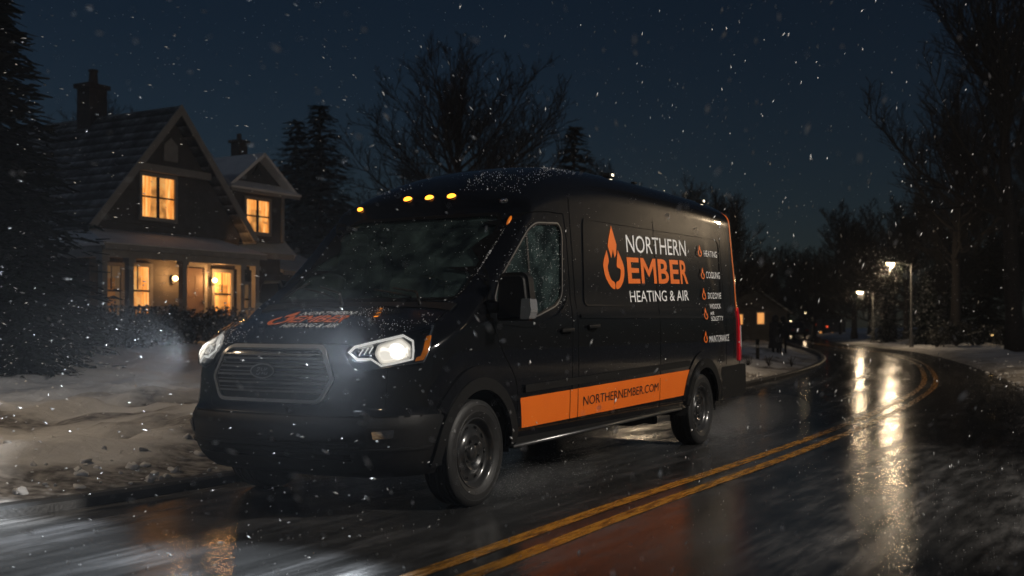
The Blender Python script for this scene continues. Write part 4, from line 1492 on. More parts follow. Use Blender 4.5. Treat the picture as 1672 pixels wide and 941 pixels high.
# ================================================================== trees, hedges, bushes
M_bark = noisy("dark_bark", (.022, .019, .018), (.045, .038, .035), 14, .9, .6)
M_twig = noisy("twigs", (.016, .014, .014), (.030, .026, .025), 6, .9)
M_needle = pm("spruce_needles", (.018, .030, .026), .8)
k = N(M_needle)
tc = k.n("ShaderNodeTexCoord")
nz = k.n("ShaderNodeTexNoise", Scale=2.2, Detail=3)
k.l(tc.outputs["Object"], nz.inputs["Vector"])
r_ = k.ramp(nz.outputs[0], [(.35, (.006, .011, .010)), (.65, (.020, .030, .025))])
k.l(r_.outputs[0], k.b.inputs["Base Color"])
def snowy(name, base0, base1, amount):
    m = pm(name, base0, .8)
    k = N(m)
    tc = k.n("ShaderNodeTexCoord")
    nz = k.n("ShaderNodeTexNoise", Scale=5.5, Detail=4)
    k.l(tc.outputs["Object"], nz.inputs["Vector"])
    r_ = k.ramp(nz.outputs[0], [(.35, base0), (.55, base1), (.62 + .2 * (1 - amount), (.55, .56, .58))])
    k.l(r_.outputs[0], k.b.inputs["Base Color"])
    return m
M_snowpine = snowy("snow_dusted_needles", (.012, .020, .017), (.03, .042, .036), .9)
M_shrub = snowy("snow_dusted_shrub", (.014, .016, .012), (.034, .034, .026), .35)

def tri_tube(vs, fs, p0, p1, p2, r0, r1, r2, n=3):
    """a thin bent branch of two segments"""
    d = (p2 - p0)
    if d.length < 1e-6: return
    x, y = frame_of(d)
    b = len(vs)
    for p, r in ((p0, r0), (p1, r1), (p2, r2)):
        for q in range(n):
            a = 2 * math.pi * q / n
            vs.append(p + x * (r * math.cos(a)) + y * (r * math.sin(a)))
    for s in range(2):
        for q in range(n):
            a, c = b + s * n + q, b + s * n + (q + 1) % n
            fs.append((a, c, c + n, a + n))

def grow_bare(h, spread, seed, lean=(0, 0), first=.16, density=1.0, rtrunk=None, twig=.011):
    rnd = random.Random(seed)
    rt = rtrunk or h * .022
    tv, tf, cv, cf = [], [], [], []
    # trunk and leader
    pts = []
    x = y = 0.0
    n = 12
    for i in range(n + 1):
        t = i / n
        pts.append(Vector((lean[0] * t * h + rnd.uniform(-1, 1) * .012 * h * t, lean[1] * t * h + rnd.uniform(-1, 1) * .012 * h * t, h * .97 * t)))
    rad = [max(.02, rt * (1 - t / n) ** .85 * (1.35 if t == 0 else 1)) for t in range(n + 1)]
    bmt = bmesh.new()
    add_tube(bmt, pts, rad, 9)
    def at(t):
        f = t * n; i = min(n - 1, int(f))
        return pts[i].lerp(pts[i + 1], f - i), rad[i] + (rad[i + 1] - rad[i]) * (f - i)
    nl = int(24 * density)
    for i in range(nl):
        # limb tips are spread over a dome, so the crown is broad and round-topped
        az = i * 2.399 + rnd.uniform(-.35, .35)
        se = ((i * .7548 + .13 + rnd.uniform(-.06, .06)) % 1.0)
        el = R(-6 + 88 * se ** .9)
        cz = h * .46
        rv = h * .54 * rnd.uniform(.86, 1.04)
        rh = spread * rnd.uniform(.82, 1.08)
        t = min(.88, first + (.62 - first) * (.10 + .9 * max(0, math.sin(el))) + rnd.uniform(-.03, .05))
        p, r = at(t)
        tip = Vector((lean[0] * h * .7 + rh * math.cos(el) * math.cos(az), lean[1] * h * .7 + rh * math.cos(el) * math.sin(az), cz + rv * math.sin(el)))
        L = (tip - p).length
        d = (tip - p).normalized()
        # limb: 5 points curving up
        lp = [p]
        m = 7
        sag = Vector((0, 0, -.10 * L))
        wob = Vector((0, 0, 0))
        for j in range(1, m + 1):
            f = j / m
            wob = wob + Vector((rnd.uniform(-1, 1), rnd.uniform(-1, 1), rnd.uniform(-.7, .7))) * .022 * L
            lp.append(p.lerp(tip, f) + sag * 4 * f * (1 - f) + wob)
        r0 = max(.02, min(r * .60, .018 * L))
        add_tube(bmt, lp, [max(.012, r0 * (1 - j / (m + .6))) for j in range(m + 1)], 5)
        n2 = int((6 + L * 2.6) * density)
        for j in range(n2):
            f = .12 + .88 * (j + rnd.random()) / n2
            q = f * m; ii = min(m - 1, int(q))
            b0 = lp[ii].lerp(lp[ii + 1], q - ii)
            ld_ = (lp[ii + 1] - lp[ii]).normalized()
            sx, sy = frame_of(ld_)
            a2 = rnd.uniform(0, 6.283)
            d2 = (ld_ * rnd.uniform(.45, 1.0) + (sx * math.cos(a2) + sy * math.sin(a2)) * .75 + Vector((0, 0, .28))).normalized()
            L2 = L * (1.0 - .66 * f) * rnd.uniform(.22, .46) + .25
            p1 = b0 + d2 * L2 * .5
            d2b = (d2 + Vector((rnd.uniform(-.3, .3), rnd.uniform(-.3, .3), .25))).normalized()
            p2 = p1 + d2b * L2 * .5
            rr_ = max(twig * 1.3, r0 * .36 * (1 - f * .5))
            tri_tube(cv, cf, b0, p1, p2, rr_, rr_ * .75, twig * .8, 4)
            n3 = int((3 + L2 * 5) * density)
            for kx in range(n3):
                g = .15 + .85 * (kx + rnd.random()) / n3
                c0 = b0.lerp(p1, g * 2) if g < .5 else p1.lerp(p2, g * 2 - 1)
                a3 = rnd.uniform(0, 6.283)
                sx, sy = frame_of(d2b)
                d3 = (d2b * .85 + (sx * math.cos(a3) + sy * math.sin(a3)) * .7 + Vector((0, 0, .22))).normalized()
                L3 = L2 * (1.0 - .5 * g) * rnd.uniform(.3, .6) + .10
                e1 = c0 + d3 * L3 * .5
                e2 = e1 + (d3 + Vector((rnd.uniform(-.35, .35), rnd.uniform(-.35, .35), .15))).normalized() * L3 * .5
                tri_tube(cv, cf, c0, e1, e2, twig, twig * .8, twig * .45, 3)
                for s_ in range(2):
                    d4 = (d3 + Vector((rnd.uniform(-.8, .8), rnd.uniform(-.8, .8), rnd.uniform(-.2, .6)))).normalized()
                    e3 = c0.lerp(e2, rnd.uniform(.3, .9))
                    L4 = L3 * rnd.uniform(.35, .6)
                    tri_tube(cv, cf, e3, e3 + d4 * L4 * .5, e3 + d4 * L4 + Vector((0, 0, .06 * L4)), twig * .75, twig * .6, twig * .4, 3)
    return bmt, cv, cf
def bare_tree(x, y, h, spread, seed, label, group=None, z=None, name="bare_tree", **kw):
    t = empty(name, (x, y, (ground_z(x, y) if z is None else z) - .05))
    tag(t, label, "tree", group)
    bmt, cv, cf = grow_bare(h, spread, seed, **kw)
    obj("trunk", bmt, M_bark, t, True)
    raw("crown", cv, cf, M_twig, t)
    return t
def tree_copy(src, x, y, sc, rz, label, group=None, z=None, sz=None):
    c = copy_tree(src)
    c.location = (x, y, (ground_z(x, y) if z is None else z) - .05)
    c.scale = (sc, sc, sz or sc)
    c.rotation_euler = (0, 0, rz)
    c["label"] = label
    if group: c["group"] = group
    return c
def grow_spruce(h, rad, seed, dens=1.0, base=.06, leaf=.16):
    rnd = random.Random(seed)
    bmt = tube([(0, 0, 0), (0, 0, h * .5), (0, 0, h * .99)], [h * .016 + .03, h * .010, .012], 7)
    vs, fs = [], []
    rows = int(34 * dens)
    for i in range(rows):
        t = base + (1 - base) * (i + rnd.uniform(-.2, .2)) / rows
        z = h * t
        L = rad * (1 - t) ** .85 + .10
        nb = 8 + int(4 * (1 - t))
        for b in range(nb):
            az = 2 * math.pi * (b + rnd.random() * .8) / nb + i * .7
            l = L * rnd.uniform(.72, 1.12)
            m = max(5, int(l / leaf * 3.4))
            droop = rnd.uniform(.25, .48) * (1 - t) + .02
            for q in range(m):
                f = (q + rnd.random()) / m
                r = f * l
                zz = z - droop * r + .24 * droop * r * f * 1.6 + rnd.uniform(-.03, .03)
                c = Vector((math.cos(az) * r, math.sin(az) * r, zz))
                wd = leaf * (1.15 - .6 * f) * rnd.uniform(.6, 1.3)
                od = Vector((math.cos(az + rnd.uniform(-.9, .9)), math.sin(az + rnd.uniform(-.9, .9)), rnd.uniform(-.5, .15)))
                sd = Vector((-od.y, od.x, rnd.uniform(-.4, .4))).normalized()
                k_ = len(vs)
                vs += [c - sd * wd * .32, c + sd * wd * .32, c + od * wd * 1.35 + sd * wd * .10, c + od * wd * 1.25 - sd * wd * .12]
                fs.append((k_, k_ + 1, k_ + 2, k_ + 3))
    return bmt, vs, fs
def spruce(x, y, h, rad, seed, label, group=None, z=None, mat=None, name="spruce_tree", **kw):
    t = empty(name, (x, y, (ground_z(x, y) if z is None else z) - .05))
    tag(t, label, "tree", group)
    bmt, vs, fs = grow_spruce(h, rad, seed, **kw)
    obj("trunk", bmt, M_bark, t, True)
    raw("crown", vs, fs, mat or M_needle, t)
    return t
def bush(x, y, rx, ry, h, seed, label, group, n=900, leaf=.09, mat=None, z=None, name="bush"):
    rnd = random.Random(seed)
    t = empty(name, (x, y, (ground_z(x, y) if z is None else z) - .05))
    tag(t, label, "bush", group)
    bm = bmesh.new()
    for i in range(9):
        a = rnd.uniform(0, 6.28)
        e = Vector((math.cos(a) * rx * .6, math.sin(a) * ry * .6, h * rnd.uniform(.6, .95)))
        add_tube(bm, [(0, 0, 0), e * .5 + Vector((0, 0, .1)), e], [.03, .018, .008], 5)
    obj("stems", bm, M_bark, t)
    vs, fs = [], []
    lob = [(rnd.uniform(-.5, .5) * rx, rnd.uniform(-.5, .5) * ry, h * rnd.uniform(.35, .7), rnd.uniform(.45, .7)) for _ in range(7)]
    for i in range(n):
        lx, ly, lz, lr = rnd.choice(lob)
        d = Vector((rnd.gauss(0, 1), rnd.gauss(0, 1), rnd.gauss(0, 1))).normalized()
        rr_ = rnd.uniform(.45, 1.0) ** .5
        c = Vector((lx + d.x * rx * lr * rr_, ly + d.y * ry * lr * rr_, max(.03, lz + d.z * h * .42 * rr_)))
        u = Vector((rnd.gauss(0, 1), rnd.gauss(0, 1), rnd.gauss(0, 1) + .5)).normalized()
        w = u.cross(d)
        if w.length < .1: continue
        w.normalize()
        s = leaf * rnd.uniform(.6, 1.4)
        k_ = len(vs)
        vs += [c - w * s * .4, c + u * s * .5, c + w * s * .4, c - u * s * .6]
        fs.append((k_, k_ + 1, k_ + 2, k_ + 3))
    raw("leaves", vs, fs, mat or M_shrub, t)
    return t
def at_px(px, d): return (px - 836) / 1783 * d

# behind the house and the van
G1 = "trees behind the house and the van"
b_main = bare_tree(at_px(752, 45), 45, 12.3, 5.3, 17, "large spreading bare tree rising behind the van's windshield roof", G1, first=.20, density=1.0)
b_main.rotation_euler = (0, 0, R(90))
tree_copy(b_main, at_px(165, 52), 52, .92, 2.1, "blurred bare tree top behind the house chimney", G1)
tree_copy(b_main, at_px(640, 62), 62, .70, 4.0, "lower bare tree between the spruces and the large bare tree", G1)
tree_copy(b_main, at_px(905, 66), 66, .62, 1.0, "low bare tree just right of the large bare tree above the van roof", G1)
tree_copy(b_main, at_px(985, 60), 60, .80, 5.2, "small bare treetop peeping over the middle of the van roof", G1)
sp1 = spruce(at_px(523, 50), 50, 10.9, 4.6, 3, "taller spruce of the pair right of the house", G1, leaf=.34, dens=1.15)
tree_copy(sp1, at_px(484, 52), 52, .97, 2.0, "spruce of the pair nearer the dormer roof", G1)
tree_copy(sp1, at_px(560, 60), 60, .72, 3.3, "short spruce at the right foot of the spruce pair", G1)
tree_copy(sp1, at_px(937, 58), 58, 1.06, 4.0, "lone thin spruce top above the van roof", G1, sz=1.06)
# close dark evergreen at the left edge
ev = spruce(-9.9, 20.5, 7.6, 2.6, 21, "near black evergreen filling the left edge of the picture", None, leaf=.34, dens=1.7, name="evergreen_tree")
ev2 = tree_copy(ev, -8.6, 19.2, .42, 1.7, "low dark evergreen in front of the near black one at the left edge")
# behind the van's tail
G2 = "bare trees behind the van's tail"
b2 = bare_tree(at_px(1185, 60), 60, 8.3, 2.9, 31, "tallest bare tree just right of the van's rear corner", G2, density=1.1, first=.14)
tree_copy(b2, at_px(1128, 64), 64, 1.12, 2.0, "bare tree whose top shows over the van's rear roof", G2)
tree_copy(b2, at_px(1238, 72), 72, .72, 3.6, "low bare tree right of the orange lit house", G2)
# large trees on the right side of the road
G3 = "trees on the right side of the road"
b3 = bare_tree(at_px(1395, 82), 82, 10.2, 4.6, 41, "broad dense bare tree behind the two bright street lamps", G3, density=1.1, first=.14, twig=.015)
big = bare_tree(19.4, 42, 16.5, 4.9, 51, "huge leaning bare tree with a thick trunk at the right edge", G3, lean=(-.06, 0), first=.17, density=.85, rtrunk=.34, twig=.013)
tree_copy(big, at_px(1560, 58), 58, .86, 1.4, "tall bare tree left of the huge leaning tree", G3)
tree_copy(b3, at_px(1480, 74), 74, .95, 2.6, "bare tree right behind the tallest street lamp", G3)
tree_copy(big, 17.6, 27.5, .95, 3.9, "near bare tree whose crown fills the top right corner", G3)
tree_copy(big, at_px(1700, 66), 66, .9, 5.0, "bare tree behind the huge leaning tree at the right edge", G3)
tree_copy(b3, at_px(1330, 98), 98, .80, .8, "smaller bare tree left of the broad dense one", G3)
tree_copy(b3, at_px(1600, 70), 70, 1.1, 4.4, "dense bare tree behind the row of bushes on the right", G3)
# snowy pines beneath the lamps
G4 = "snow-dusted pines beside the street lamps"
p1 = spruce(at_px(1513, 57.5), 57.5, 3.7, 1.35, 61, "snow-dusted pine right of the tallest street lamp", G4, mat=M_snowpine, leaf=.16, name="pine_tree")
tree_copy(p1, at_px(1447, 66), 66, 1.0, 2.0, "snow-dusted pine right of the second street lamp", G4)
tree_copy(p1, at_px(1560, 63), 63, 1.1, 4.0, "snow-dusted pine behind the bushes on the right", G4)
tree_copy(sp1, at_px(1615, 62), 62, .62, 1.0, "dark spruce between the bare trunks on the right", G3)
tree_copy(sp1, at_px(1535, 78), 78, .75, 2.2, "dark spruce behind the tall bare tree on the right", G3)
# far trees closing the road
G5 = "far trees where the road disappears"
far = [(1255, 110, .9, "far bare tree above the two people"), (1285, 125, 1.0, "far bare tree left of the far street lamp"), (1305, 150, .95, "faint far bare tree over the end of the road"),
       (1345, 135, .95, "far bare tree right of the far street lamp"), (1372, 118, .9, "far bare tree behind the tiny lit house"), (1420, 110, 1.0, "far bare tree behind the second street lamp"),
       (1215, 120, .95, "far bare tree behind the orange lit house"), (1460, 105, 1.0, "far bare tree behind the pines"), (1650, 100, 1.1, "far bare tree behind the garden light")]
for i, (px, d, s, lb) in enumerate(far):
    tree_copy(b3 if i % 2 else b2, at_px(px, d), d, s, i * 1.3, lb, G5, z=0)
# hedge bushes before the porch
G6 = "dark bushes in front of the porch"
hx = [(-4.6, -3.2, 1.0, "dark bush at the left end of the porch"), (-3.3, -2.9, .95, "dark bush under the dim porch window"), (-2.1, -2.8, .9, "dark bush under the brightest ground-floor window"),
      (-.9, -2.9, .85, "dark bush at the middle porch column"), (2.7, -2.6, .8, "dark bush right of the front door"), (4.2, -1.2, .85, "dark bush under the small wing window")]
cR, cN = Vector((.5, .866)), Vector((-.866, .5))
for i, (s, n_, h_, lb) in enumerate(hx):
    p = Vector((-10.45, 34)) + cR * s + cN * n_
    bush(p.x, p.y, .95, .75, h_ * 1.15, 70 + i, lb, G6, 1100, .11)
for i, (px, d, r, lb) in enumerate([(60, 22.5, 1.15, "broad black bush under the near evergreen"), (120, 24.5, .95, "black bush left of the porch on the snowy lawn"), (185, 27.5, .8, "small black bush on the lawn before the porch steps")]):
    bush(at_px(px, d), d, r, r * .8, r * 1.05, 90 + i, lb, "black bushes on the lawn", 1200, .11)
# bushes on the right verge
G7 = "snowy bushes along the right verge"
for i, (px, d, r, lb) in enumerate([(1530, 53, .9, "round bush right beside the tallest lamp post"), (1562, 51, 1.0, "second bush from the lamp post on the right verge"), (1597, 52, .85, "third bush on the right verge, left of the garden light"),
                                   (1640, 53, .8, "bush between the garden light and the leaning trunk"), (1690, 50, 1.1, "bush at the right edge behind the leaning trunk")]):
    bush(at_px(px, d), d, r, r, r * 1.2, 110 + i, lb, G7, 800, .11)
# ================================================================== people, posts, small lights
M_coat = noisy("dark_coat", (.012, .013, .017), (.022, .023, .028), 20, .85)
M_skin = pm("face_skin", (.35, .22, .16), .6)
def person(x, y, h, rz, label, coat=True, bag=False):
    t = empty("person", (x, y, ground_z(x, y)), rz)
    tag(t, label, "person", "two people standing on the verge")
    s = h / 1.72
    # one skinned body: pelvis root, spine, head, arms, legs
    V = [(0, 0, .95), (0, .01, 1.20), (0, .01, 1.42), (0, .0, 1.52), (0, -.01, 1.62), (0, -.01, 1.70),
         (-.10, 0, .90), (-.11, .01, .50), (-.11, .03, .09), (-.11, -.09, .04), (.10, 0, .90), (.12, .0, .50), (.12, .04, .09), (.12, -.08, .04),
         (-.19, .01, 1.40), (-.26, .03, 1.12), (-.22, -.06, .88), (-.21, -.09, .80), (.19, .01, 1.40), (.27, .03, 1.12), (.24, -.05, .88), (.23, -.08, .80)]
    E_ = [(0, 1), (1, 2), (2, 3), (3, 4), (4, 5), (0, 6), (6, 7), (7, 8), (8, 9), (0, 10), (10, 11), (11, 12), (12, 13), (2, 14), (14, 15), (15, 16), (16, 17), (2, 18), (18, 19), (19, 20), (20, 21)]
    RR = [.17, .165, .17, .065, .105, .085, .10, .075, .055, .045, .10, .075, .055, .045, .085, .065, .05, .035, .085, .065, .05, .035]
    me_ = bpy.data.meshes.new("body")
    me_.from_pydata([Vector(v) * s for v in V], E_, [])
    o = bpy.data.objects.new("body", me_)
    COL.objects.link(o)
    o.modifiers.new("k", 'SKIN')
    sv = me_.skin_vertices[0].data
    for i, r in enumerate(RR):
        sv[i].radius = (r * s, r * s)
    sv[0].use_root = True
    sb = o.modifiers.new("s", 'SUBSURF'); sb.levels = 2; sb.render_levels = 2
    dg = bpy.context.evaluated_depsgraph_get()
    m2 = bpy.data.meshes.new_from_object(o.evaluated_get(dg))
    bpy.data.objects.remove(o)
    m2.materials.clear(); m2.materials.append(M_coat)
    for p in m2.polygons: p.use_smooth = True
    b = bpy.data.objects.new("body", m2)
    link(b, t)
    # hooded winter coat
    prof = [(.34 if coat else .24, .36 if coat else .74), (.30 if coat else .25, .62 if coat else .80), (.24, .98), (.25, 1.20), (.255, 1.38), (.19, 1.48), (.12, 1.53)]
    bm = lathe([(r * s, z * s) for r, z in prof], 'z', 20)
    for v in bm.verts: v.co.y *= .74
    obj("coat", bm, M_coat, b, True)
    bm = bmesh.new()
    bmesh.ops.create_uvsphere(bm, u_segments=14, v_segments=10, radius=.15 * s)
    bmesh.ops.delete(bm, geom=[v for v in bm.verts if v.co.y < -.10 * s and v.co.z < .07 * s], context='VERTS')
    bm.transform(Matrix.Translation((0, .01, 1.63 * s)) @ Matrix.Diagonal((.95, 1.0, 1.15, 1)))
    obj("hood", bm, M_coat, b, True)
    return t
person(at_px(1266, 41), 41, 1.50, R(200), "hooded person in a long dark coat standing on the snowy verge")
person(at_px(1279, 42.5), 42.5, 1.42, R(150), "second hooded person in a short dark jacket and trousers beside the long coat", coat=False)
def post(px, d, h, r, label, cap=True):
    x = at_px(px, d)
    t = empty("marker_post", (x, d, ground_z(x, d) - .05))
    tag(t, label, "post", "posts on the snowy verge")
    obj("shaft", lathe([(.001, 0), (r * 1.2, 0), (r * 1.2, .08), (r, .1), (r, h), (r * 1.15, h + .01), (r * 1.15, h + .07), (r * .5, h + .1), (.001, h + .1)], 'z', 12), M_plastic, t, True)
    obj("reflector_band", lathe([(r * 1.03, h - .18), (r * 1.06, h - .17), (r * 1.06, h - .10), (r * 1.03, h - .09)], 'z', 12), M_trim, t, True)
post(1237, 34, .62, .055, "thin dark post nearer the van's tail lamp")
post(1327, 56, .55, .06, "short dark post by the far roadside bend")
# dead weed stalks poking out of the snow
rnd = random.Random(5)
for i, (px, d, lb) in enumerate([(1221, 28.5, "dry weed clump in the snow beside the van's rear bumper"), (1292, 30, "dry weed clump on the verge edge below the people"), (1255, 29, "dry weed clump between the post and the road")]):
    x = at_px(px, d)
    t = empty("weed_clump", (x, d, ground_z(x, d) - .02))
    tag(t, lb, "plant", "dry weeds in the snow")
    bm = bmesh.new()
    for j in range(16):
        a = rnd.uniform(0, 6.28); h_ = rnd.uniform(.12, .34)
        add_tube(bm, [(0, 0, 0), (math.cos(a) * .04, math.sin(a) * .04, h_ * .6), (math.cos(a) * .12, math.sin(a) * .12, h_)], [.007, .006, .004], 4)
    obj("stalks", bm, M_bark, t)
M_red = pm("red_signal_lit", g3(.4), .4, emit=(1.0, .10, .03), estr=1.6)
def signal_post(px, d, z, label):
    x = at_px(px, d)
    t = empty("signal_post", (x, d, -.3))
    tag(t, label, "signal light", "far red lights on posts")
    obj("post", tube([(0, 0, 0), (0, 0, z + .2)], .05, 8), M_pole, t)
    hd = obj("signal_head", box((0, 0, z + .45), (.34, .24, .6), None, .03), M_sash, t)
    bm = bmesh.new()
    bmesh.ops.create_uvsphere(bm, u_segments=12, v_segments=8, radius=.11)
    bm.transform(Matrix.Translation((0, -.13, z + .5)))
    obj("red_lens", bm, M_red, hd, True)
signal_post(1331, 125, 1.0, "red light on a post right of the far street lamp")
signal_post(1350, 140, .75, "red light on a post left of the second street lamp")
M_lant = pm("lantern_lit", g3(.6), .4, emit=(1.0, .62, .22), estr=4.0)
x, d = at_px(1620, 57), 57
t = empty("garden_lantern", (x, d, ground_z(x, d) - .03))
tag(t, "small warm garden lantern between the trunks on the right", "lantern")
obj("post", tube([(0, 0, 0), (0, 0, .42)], .03, 8), M_pole, t)
hd = obj("lantern_top", lathe([(.001, .66), (.13, .58), (.12, .56), (.001, .56)], 'z', 8), M_pole, t)
obj("lantern_glass", lathe([(.07, .42), (.10, .56), (.001, .56)], 'z', 8), M_lant, hd)
# dark parked car far down the road
x, d = at_px(1291, 100), 100
car = empty("parked_car", (x, d, .0), R(8))
tag(car, "dark parked car far down the road beside the two people", "car")
M_car = pm("dark_car_paint", (.02, .022, .028), .3, coat=1)
bm = prism([(-2.1, .3), (2.1, .3), (2.15, .62), (1.95, .85), (1.2, .92), (-1.5, .95), (-2.1, .88), (-2.18, .6)], 1.7, 'yz', -.85)
bmesh.ops.bevel(bm, geom=bm.edges[:], offset=.05, segments=2, affect='EDGES')
cb_ = obj("body", bm, M_car, car, True)
bm = prism([(-1.55, .94), (1.0, .92), (.35, 1.38), (-1.0, 1.40)], 1.44, 'yz', -.72)
bmesh.ops.bevel(bm, geom=bm.edges[:], offset=.06, segments=2, affect='EDGES')
obj("cabin", bm, pm("dark_car_glass", g3(.01), .08, coat=1), car, True)
for s in (-1, 1):
    for yy in (-1.3, 1.3):
        obj("wheel", lathe([(.001, -.1), (.2, -.1), (.31, -.09), (.32, .09), (.2, .1), (.001, .1)], 'x', 20, (.78 * s, yy, .32)), M_rubber, car, True)
    obj("tail_light", box((.66 * s, -2.17, .72), (.3, .03, .14), None, .01), pm("dull_tail_light", (.25, .01, .01), .3), car)

# ================================================================== falling snow, spray, snow on the van
M_flake = pm("snowflake", g3(.80), .7)
M_slush = pm("slush", g3(.26), .4)
def flakes(name, n, seed, pick, size, stretch, kind="stuff", parent=None, mat=M_flake):
    rnd = random.Random(seed)
    vs, fs = [], []
    for i in range(n):
        q = pick(rnd)
        if q is None: continue
        c, wind = q
        r = size(rnd, c)
        L = r * rnd.uniform(*stretch)
        d = (wind + Vector((rnd.gauss(0, .22), rnd.gauss(0, .22), rnd.gauss(0, .22)))).normalized()
        x_, y_ = frame_of(d)
        a = rnd.uniform(0, 6.28)
        x_, y_ = x_ * math.cos(a) + y_ * math.sin(a), y_ * math.cos(a) - x_ * math.sin(a)
        k_ = len(vs)
        w1, w2 = rnd.uniform(.7, 1.2), rnd.uniform(.6, 1.1)
        vs += [c - d * L, c + x_ * r * w1, c + y_ * r * w2, c - x_ * r * w2, c - y_ * r * w1, c + d * L * rnd.uniform(.7, 1.1)]
        for s in ((0, 1, 2), (0, 2, 3), (0, 3, 4), (0, 4, 1)):
            fs.append((k_ + s[0], k_ + s[2], k_ + s[1]))
        for s in ((5, 1, 2), (5, 2, 3), (5, 3, 4), (5, 4, 1)):
            fs.append((k_ + s[0], k_ + s[1], k_ + s[2]))
    o = raw(name, vs, fs, mat, parent, True)
    o["kind"] = kind
    return o
van_inv = (Matrix.Translation(van.location) @ Matrix.Rotation(VAN_A, 4, 'Z')).inverted()
def in_van(c):
    q = van_inv @ c
    return -5.7 < q.x < 1.35 and abs(q.y) < 1.25 and q.z < 2.62
def pick_air(rnd):
    d = 2.2 + 34 * rnd.random() ** 1.25
    c = Vector((rnd.uniform(-.52, .52) * d, d, CAM_H + rnd.uniform(-.24, .32) * d))
    if c.z < .12 or in_van(c): return None
    # gusts: the wind blows harder on the left, by the moving van
    g = smoothstep(3, -4, c.x / max(1, d) * 12)
    wind = Vector((.9, -.1, -.16)) * g + Vector((-.28, -.1, -.8)) * (1 - g)
    return c, wind
flakes("falling_snow", 6400, 3, pick_air, lambda r, c: (.0019 + .00026 * c.y) * (.35 + 1.5 * r.random() ** 3), (1.3, 4.5))
def pick_beam(rnd):
    # snow driven past the nose of the van
    q = Vector((1.3 + 2.6 * rnd.random() ** 1.3, rnd.uniform(-2.6, 2.0), rnd.uniform(.10, 1.5)))
    c = van.location + Matrix.Rotation(VAN_A, 3, 'Z') @ q
    if c.y < 2.5: return None
    return c, Vector((.85, .3, .22))
flakes("driven_snow", 600, 9, pick_beam, lambda r, c: .0024 * r.uniform(.4, 1.5), (1.6, 4.0))
def pick_lawn(rnd):
    c = Vector((rnd.uniform(-13, -2.2), rnd.uniform(10, 27), 0))
    c.z = ground_z(c.x, c.y) + .05 + abs(rnd.gauss(0, .5))
    if in_van(c): return None
    return c, Vector((.9, .1, .12))
flakes("blowing_snow", 1200, 13, pick_lawn, lambda r, c: (.003 + .0002 * c.y) * r.uniform(.4, 1.5), (1.2, 3.5))
def pick_spray(rnd):
    # wet spray thrown behind the wheels
    wx = rnd.choice((.2, -4.22, -4.22))
    q = Vector((wx - .3 - 1.5 * rnd.random() ** 1.6, rnd.choice((.9, .9, -.9)) + rnd.gauss(0, .16), 0))
    q.z = .01 + abs(rnd.gauss(0, .07)) * (1 + (wx - q.x) * .5)
    return van.location + Matrix.Rotation(VAN_A, 3, 'Z') @ q, Vector((.5, .85, .1))
flakes("wheel_spray", 8000, 17, pick_spray, lambda r, c: .0011 * r.uniform(.4, 1.5), (1.0, 2.2))
# snow whirling in the light of the two near street lamps
def pick_lamp(rnd):
    lx, ly, lz = rnd.choice(((18.8, 54, 4.1), (18.8, 54, 4.1), (21.8, 68, 3.1), (2.6, 23.4, 3.6)))
    r_ = 3.2 * rnd.random() ** .8
    d_ = Vector((rnd.gauss(0, 1), rnd.gauss(0, 1), rnd.gauss(-.35, .8))).normalized()
    c = Vector((lx, ly, lz)) + d_ * r_
    if c.z < .2: return None
    return c, Vector((-.4, 0, -.8))
flakes("lamplit_snow", 2400, 29, pick_lamp, lambda r, c: .0085 * r.uniform(.4, 1.3), (1.0, 2.2))
# crumbs of slush on the asphalt and ploughed lumps along the verges
def pick_slush(rnd):
    y = 4.6 + 22 * rnd.random() ** 1.8
    l, r_ = xl(y), xr(y)
    u = rnd.random()
    x = l + (r_ - l) * (u if rnd.random() < .5 else (.10 * rnd.random() if u < .4 else 1 - .16 * rnd.random()))
    w = fbm(x * 1.2 - y * .5, y * .25, 3, 1.0)
    if w < rnd.uniform(-.35, .45): return None
    tx = (xc(y + .1) - xc(y - .1)) / .2
    return Vector((x, y, .004)), Vector((tx, 1, 0)).normalized()
flakes("slush_crumbs", 3600, 31, pick_slush, lambda r, c: (.0022 + .0002 * c.y) * r.uniform(.3, 1.3), (1.0, 3.0), mat=M_slush)
def lumps(name, n, seed):
    rnd = random.Random(seed)
    bm = bmesh.new()
    for i in range(n):
        if rnd.random() < .62:
            y = 5.5 + 20 * rnd.random() ** 1.6
            x = xl(y) - abs(rnd.gauss(.35, .7)) - .05
        else:
            y = 6 + 30 * rnd.random() ** 1.5
            x = xr(y) + abs(rnd.gauss(.2, .6))
        r_ = .010 + .040 * rnd.random() ** 3
        m = Matrix.Translation((x, y, ground_z(x, y) + r_ * .1)) @ Matrix.Rotation(rnd.uniform(0, 6.28), 4, 'Z') @ Matrix.Diagonal((r_ * rnd.uniform(.8, 1.7), r_ * rnd.uniform(.7, 1.2), r_ * rnd.uniform(.5, .9), 1))
        g = bmesh.ops.create_icosphere(bm, subdivisions=2, radius=1, matrix=m)
        for v in g['verts']:
            v.co += Vector((noise.noise(v.co * 22), noise.noise(v.co * 22 + Vector((9, 0, 0))), noise.noise(v.co * 22 + Vector((0, 9, 0))))) * r_ * .9
    o = obj(name, bm, M_snow, None, True)
    o["kind"] = "stuff"
lumps("ploughed_snow_lumps", 900, 37)
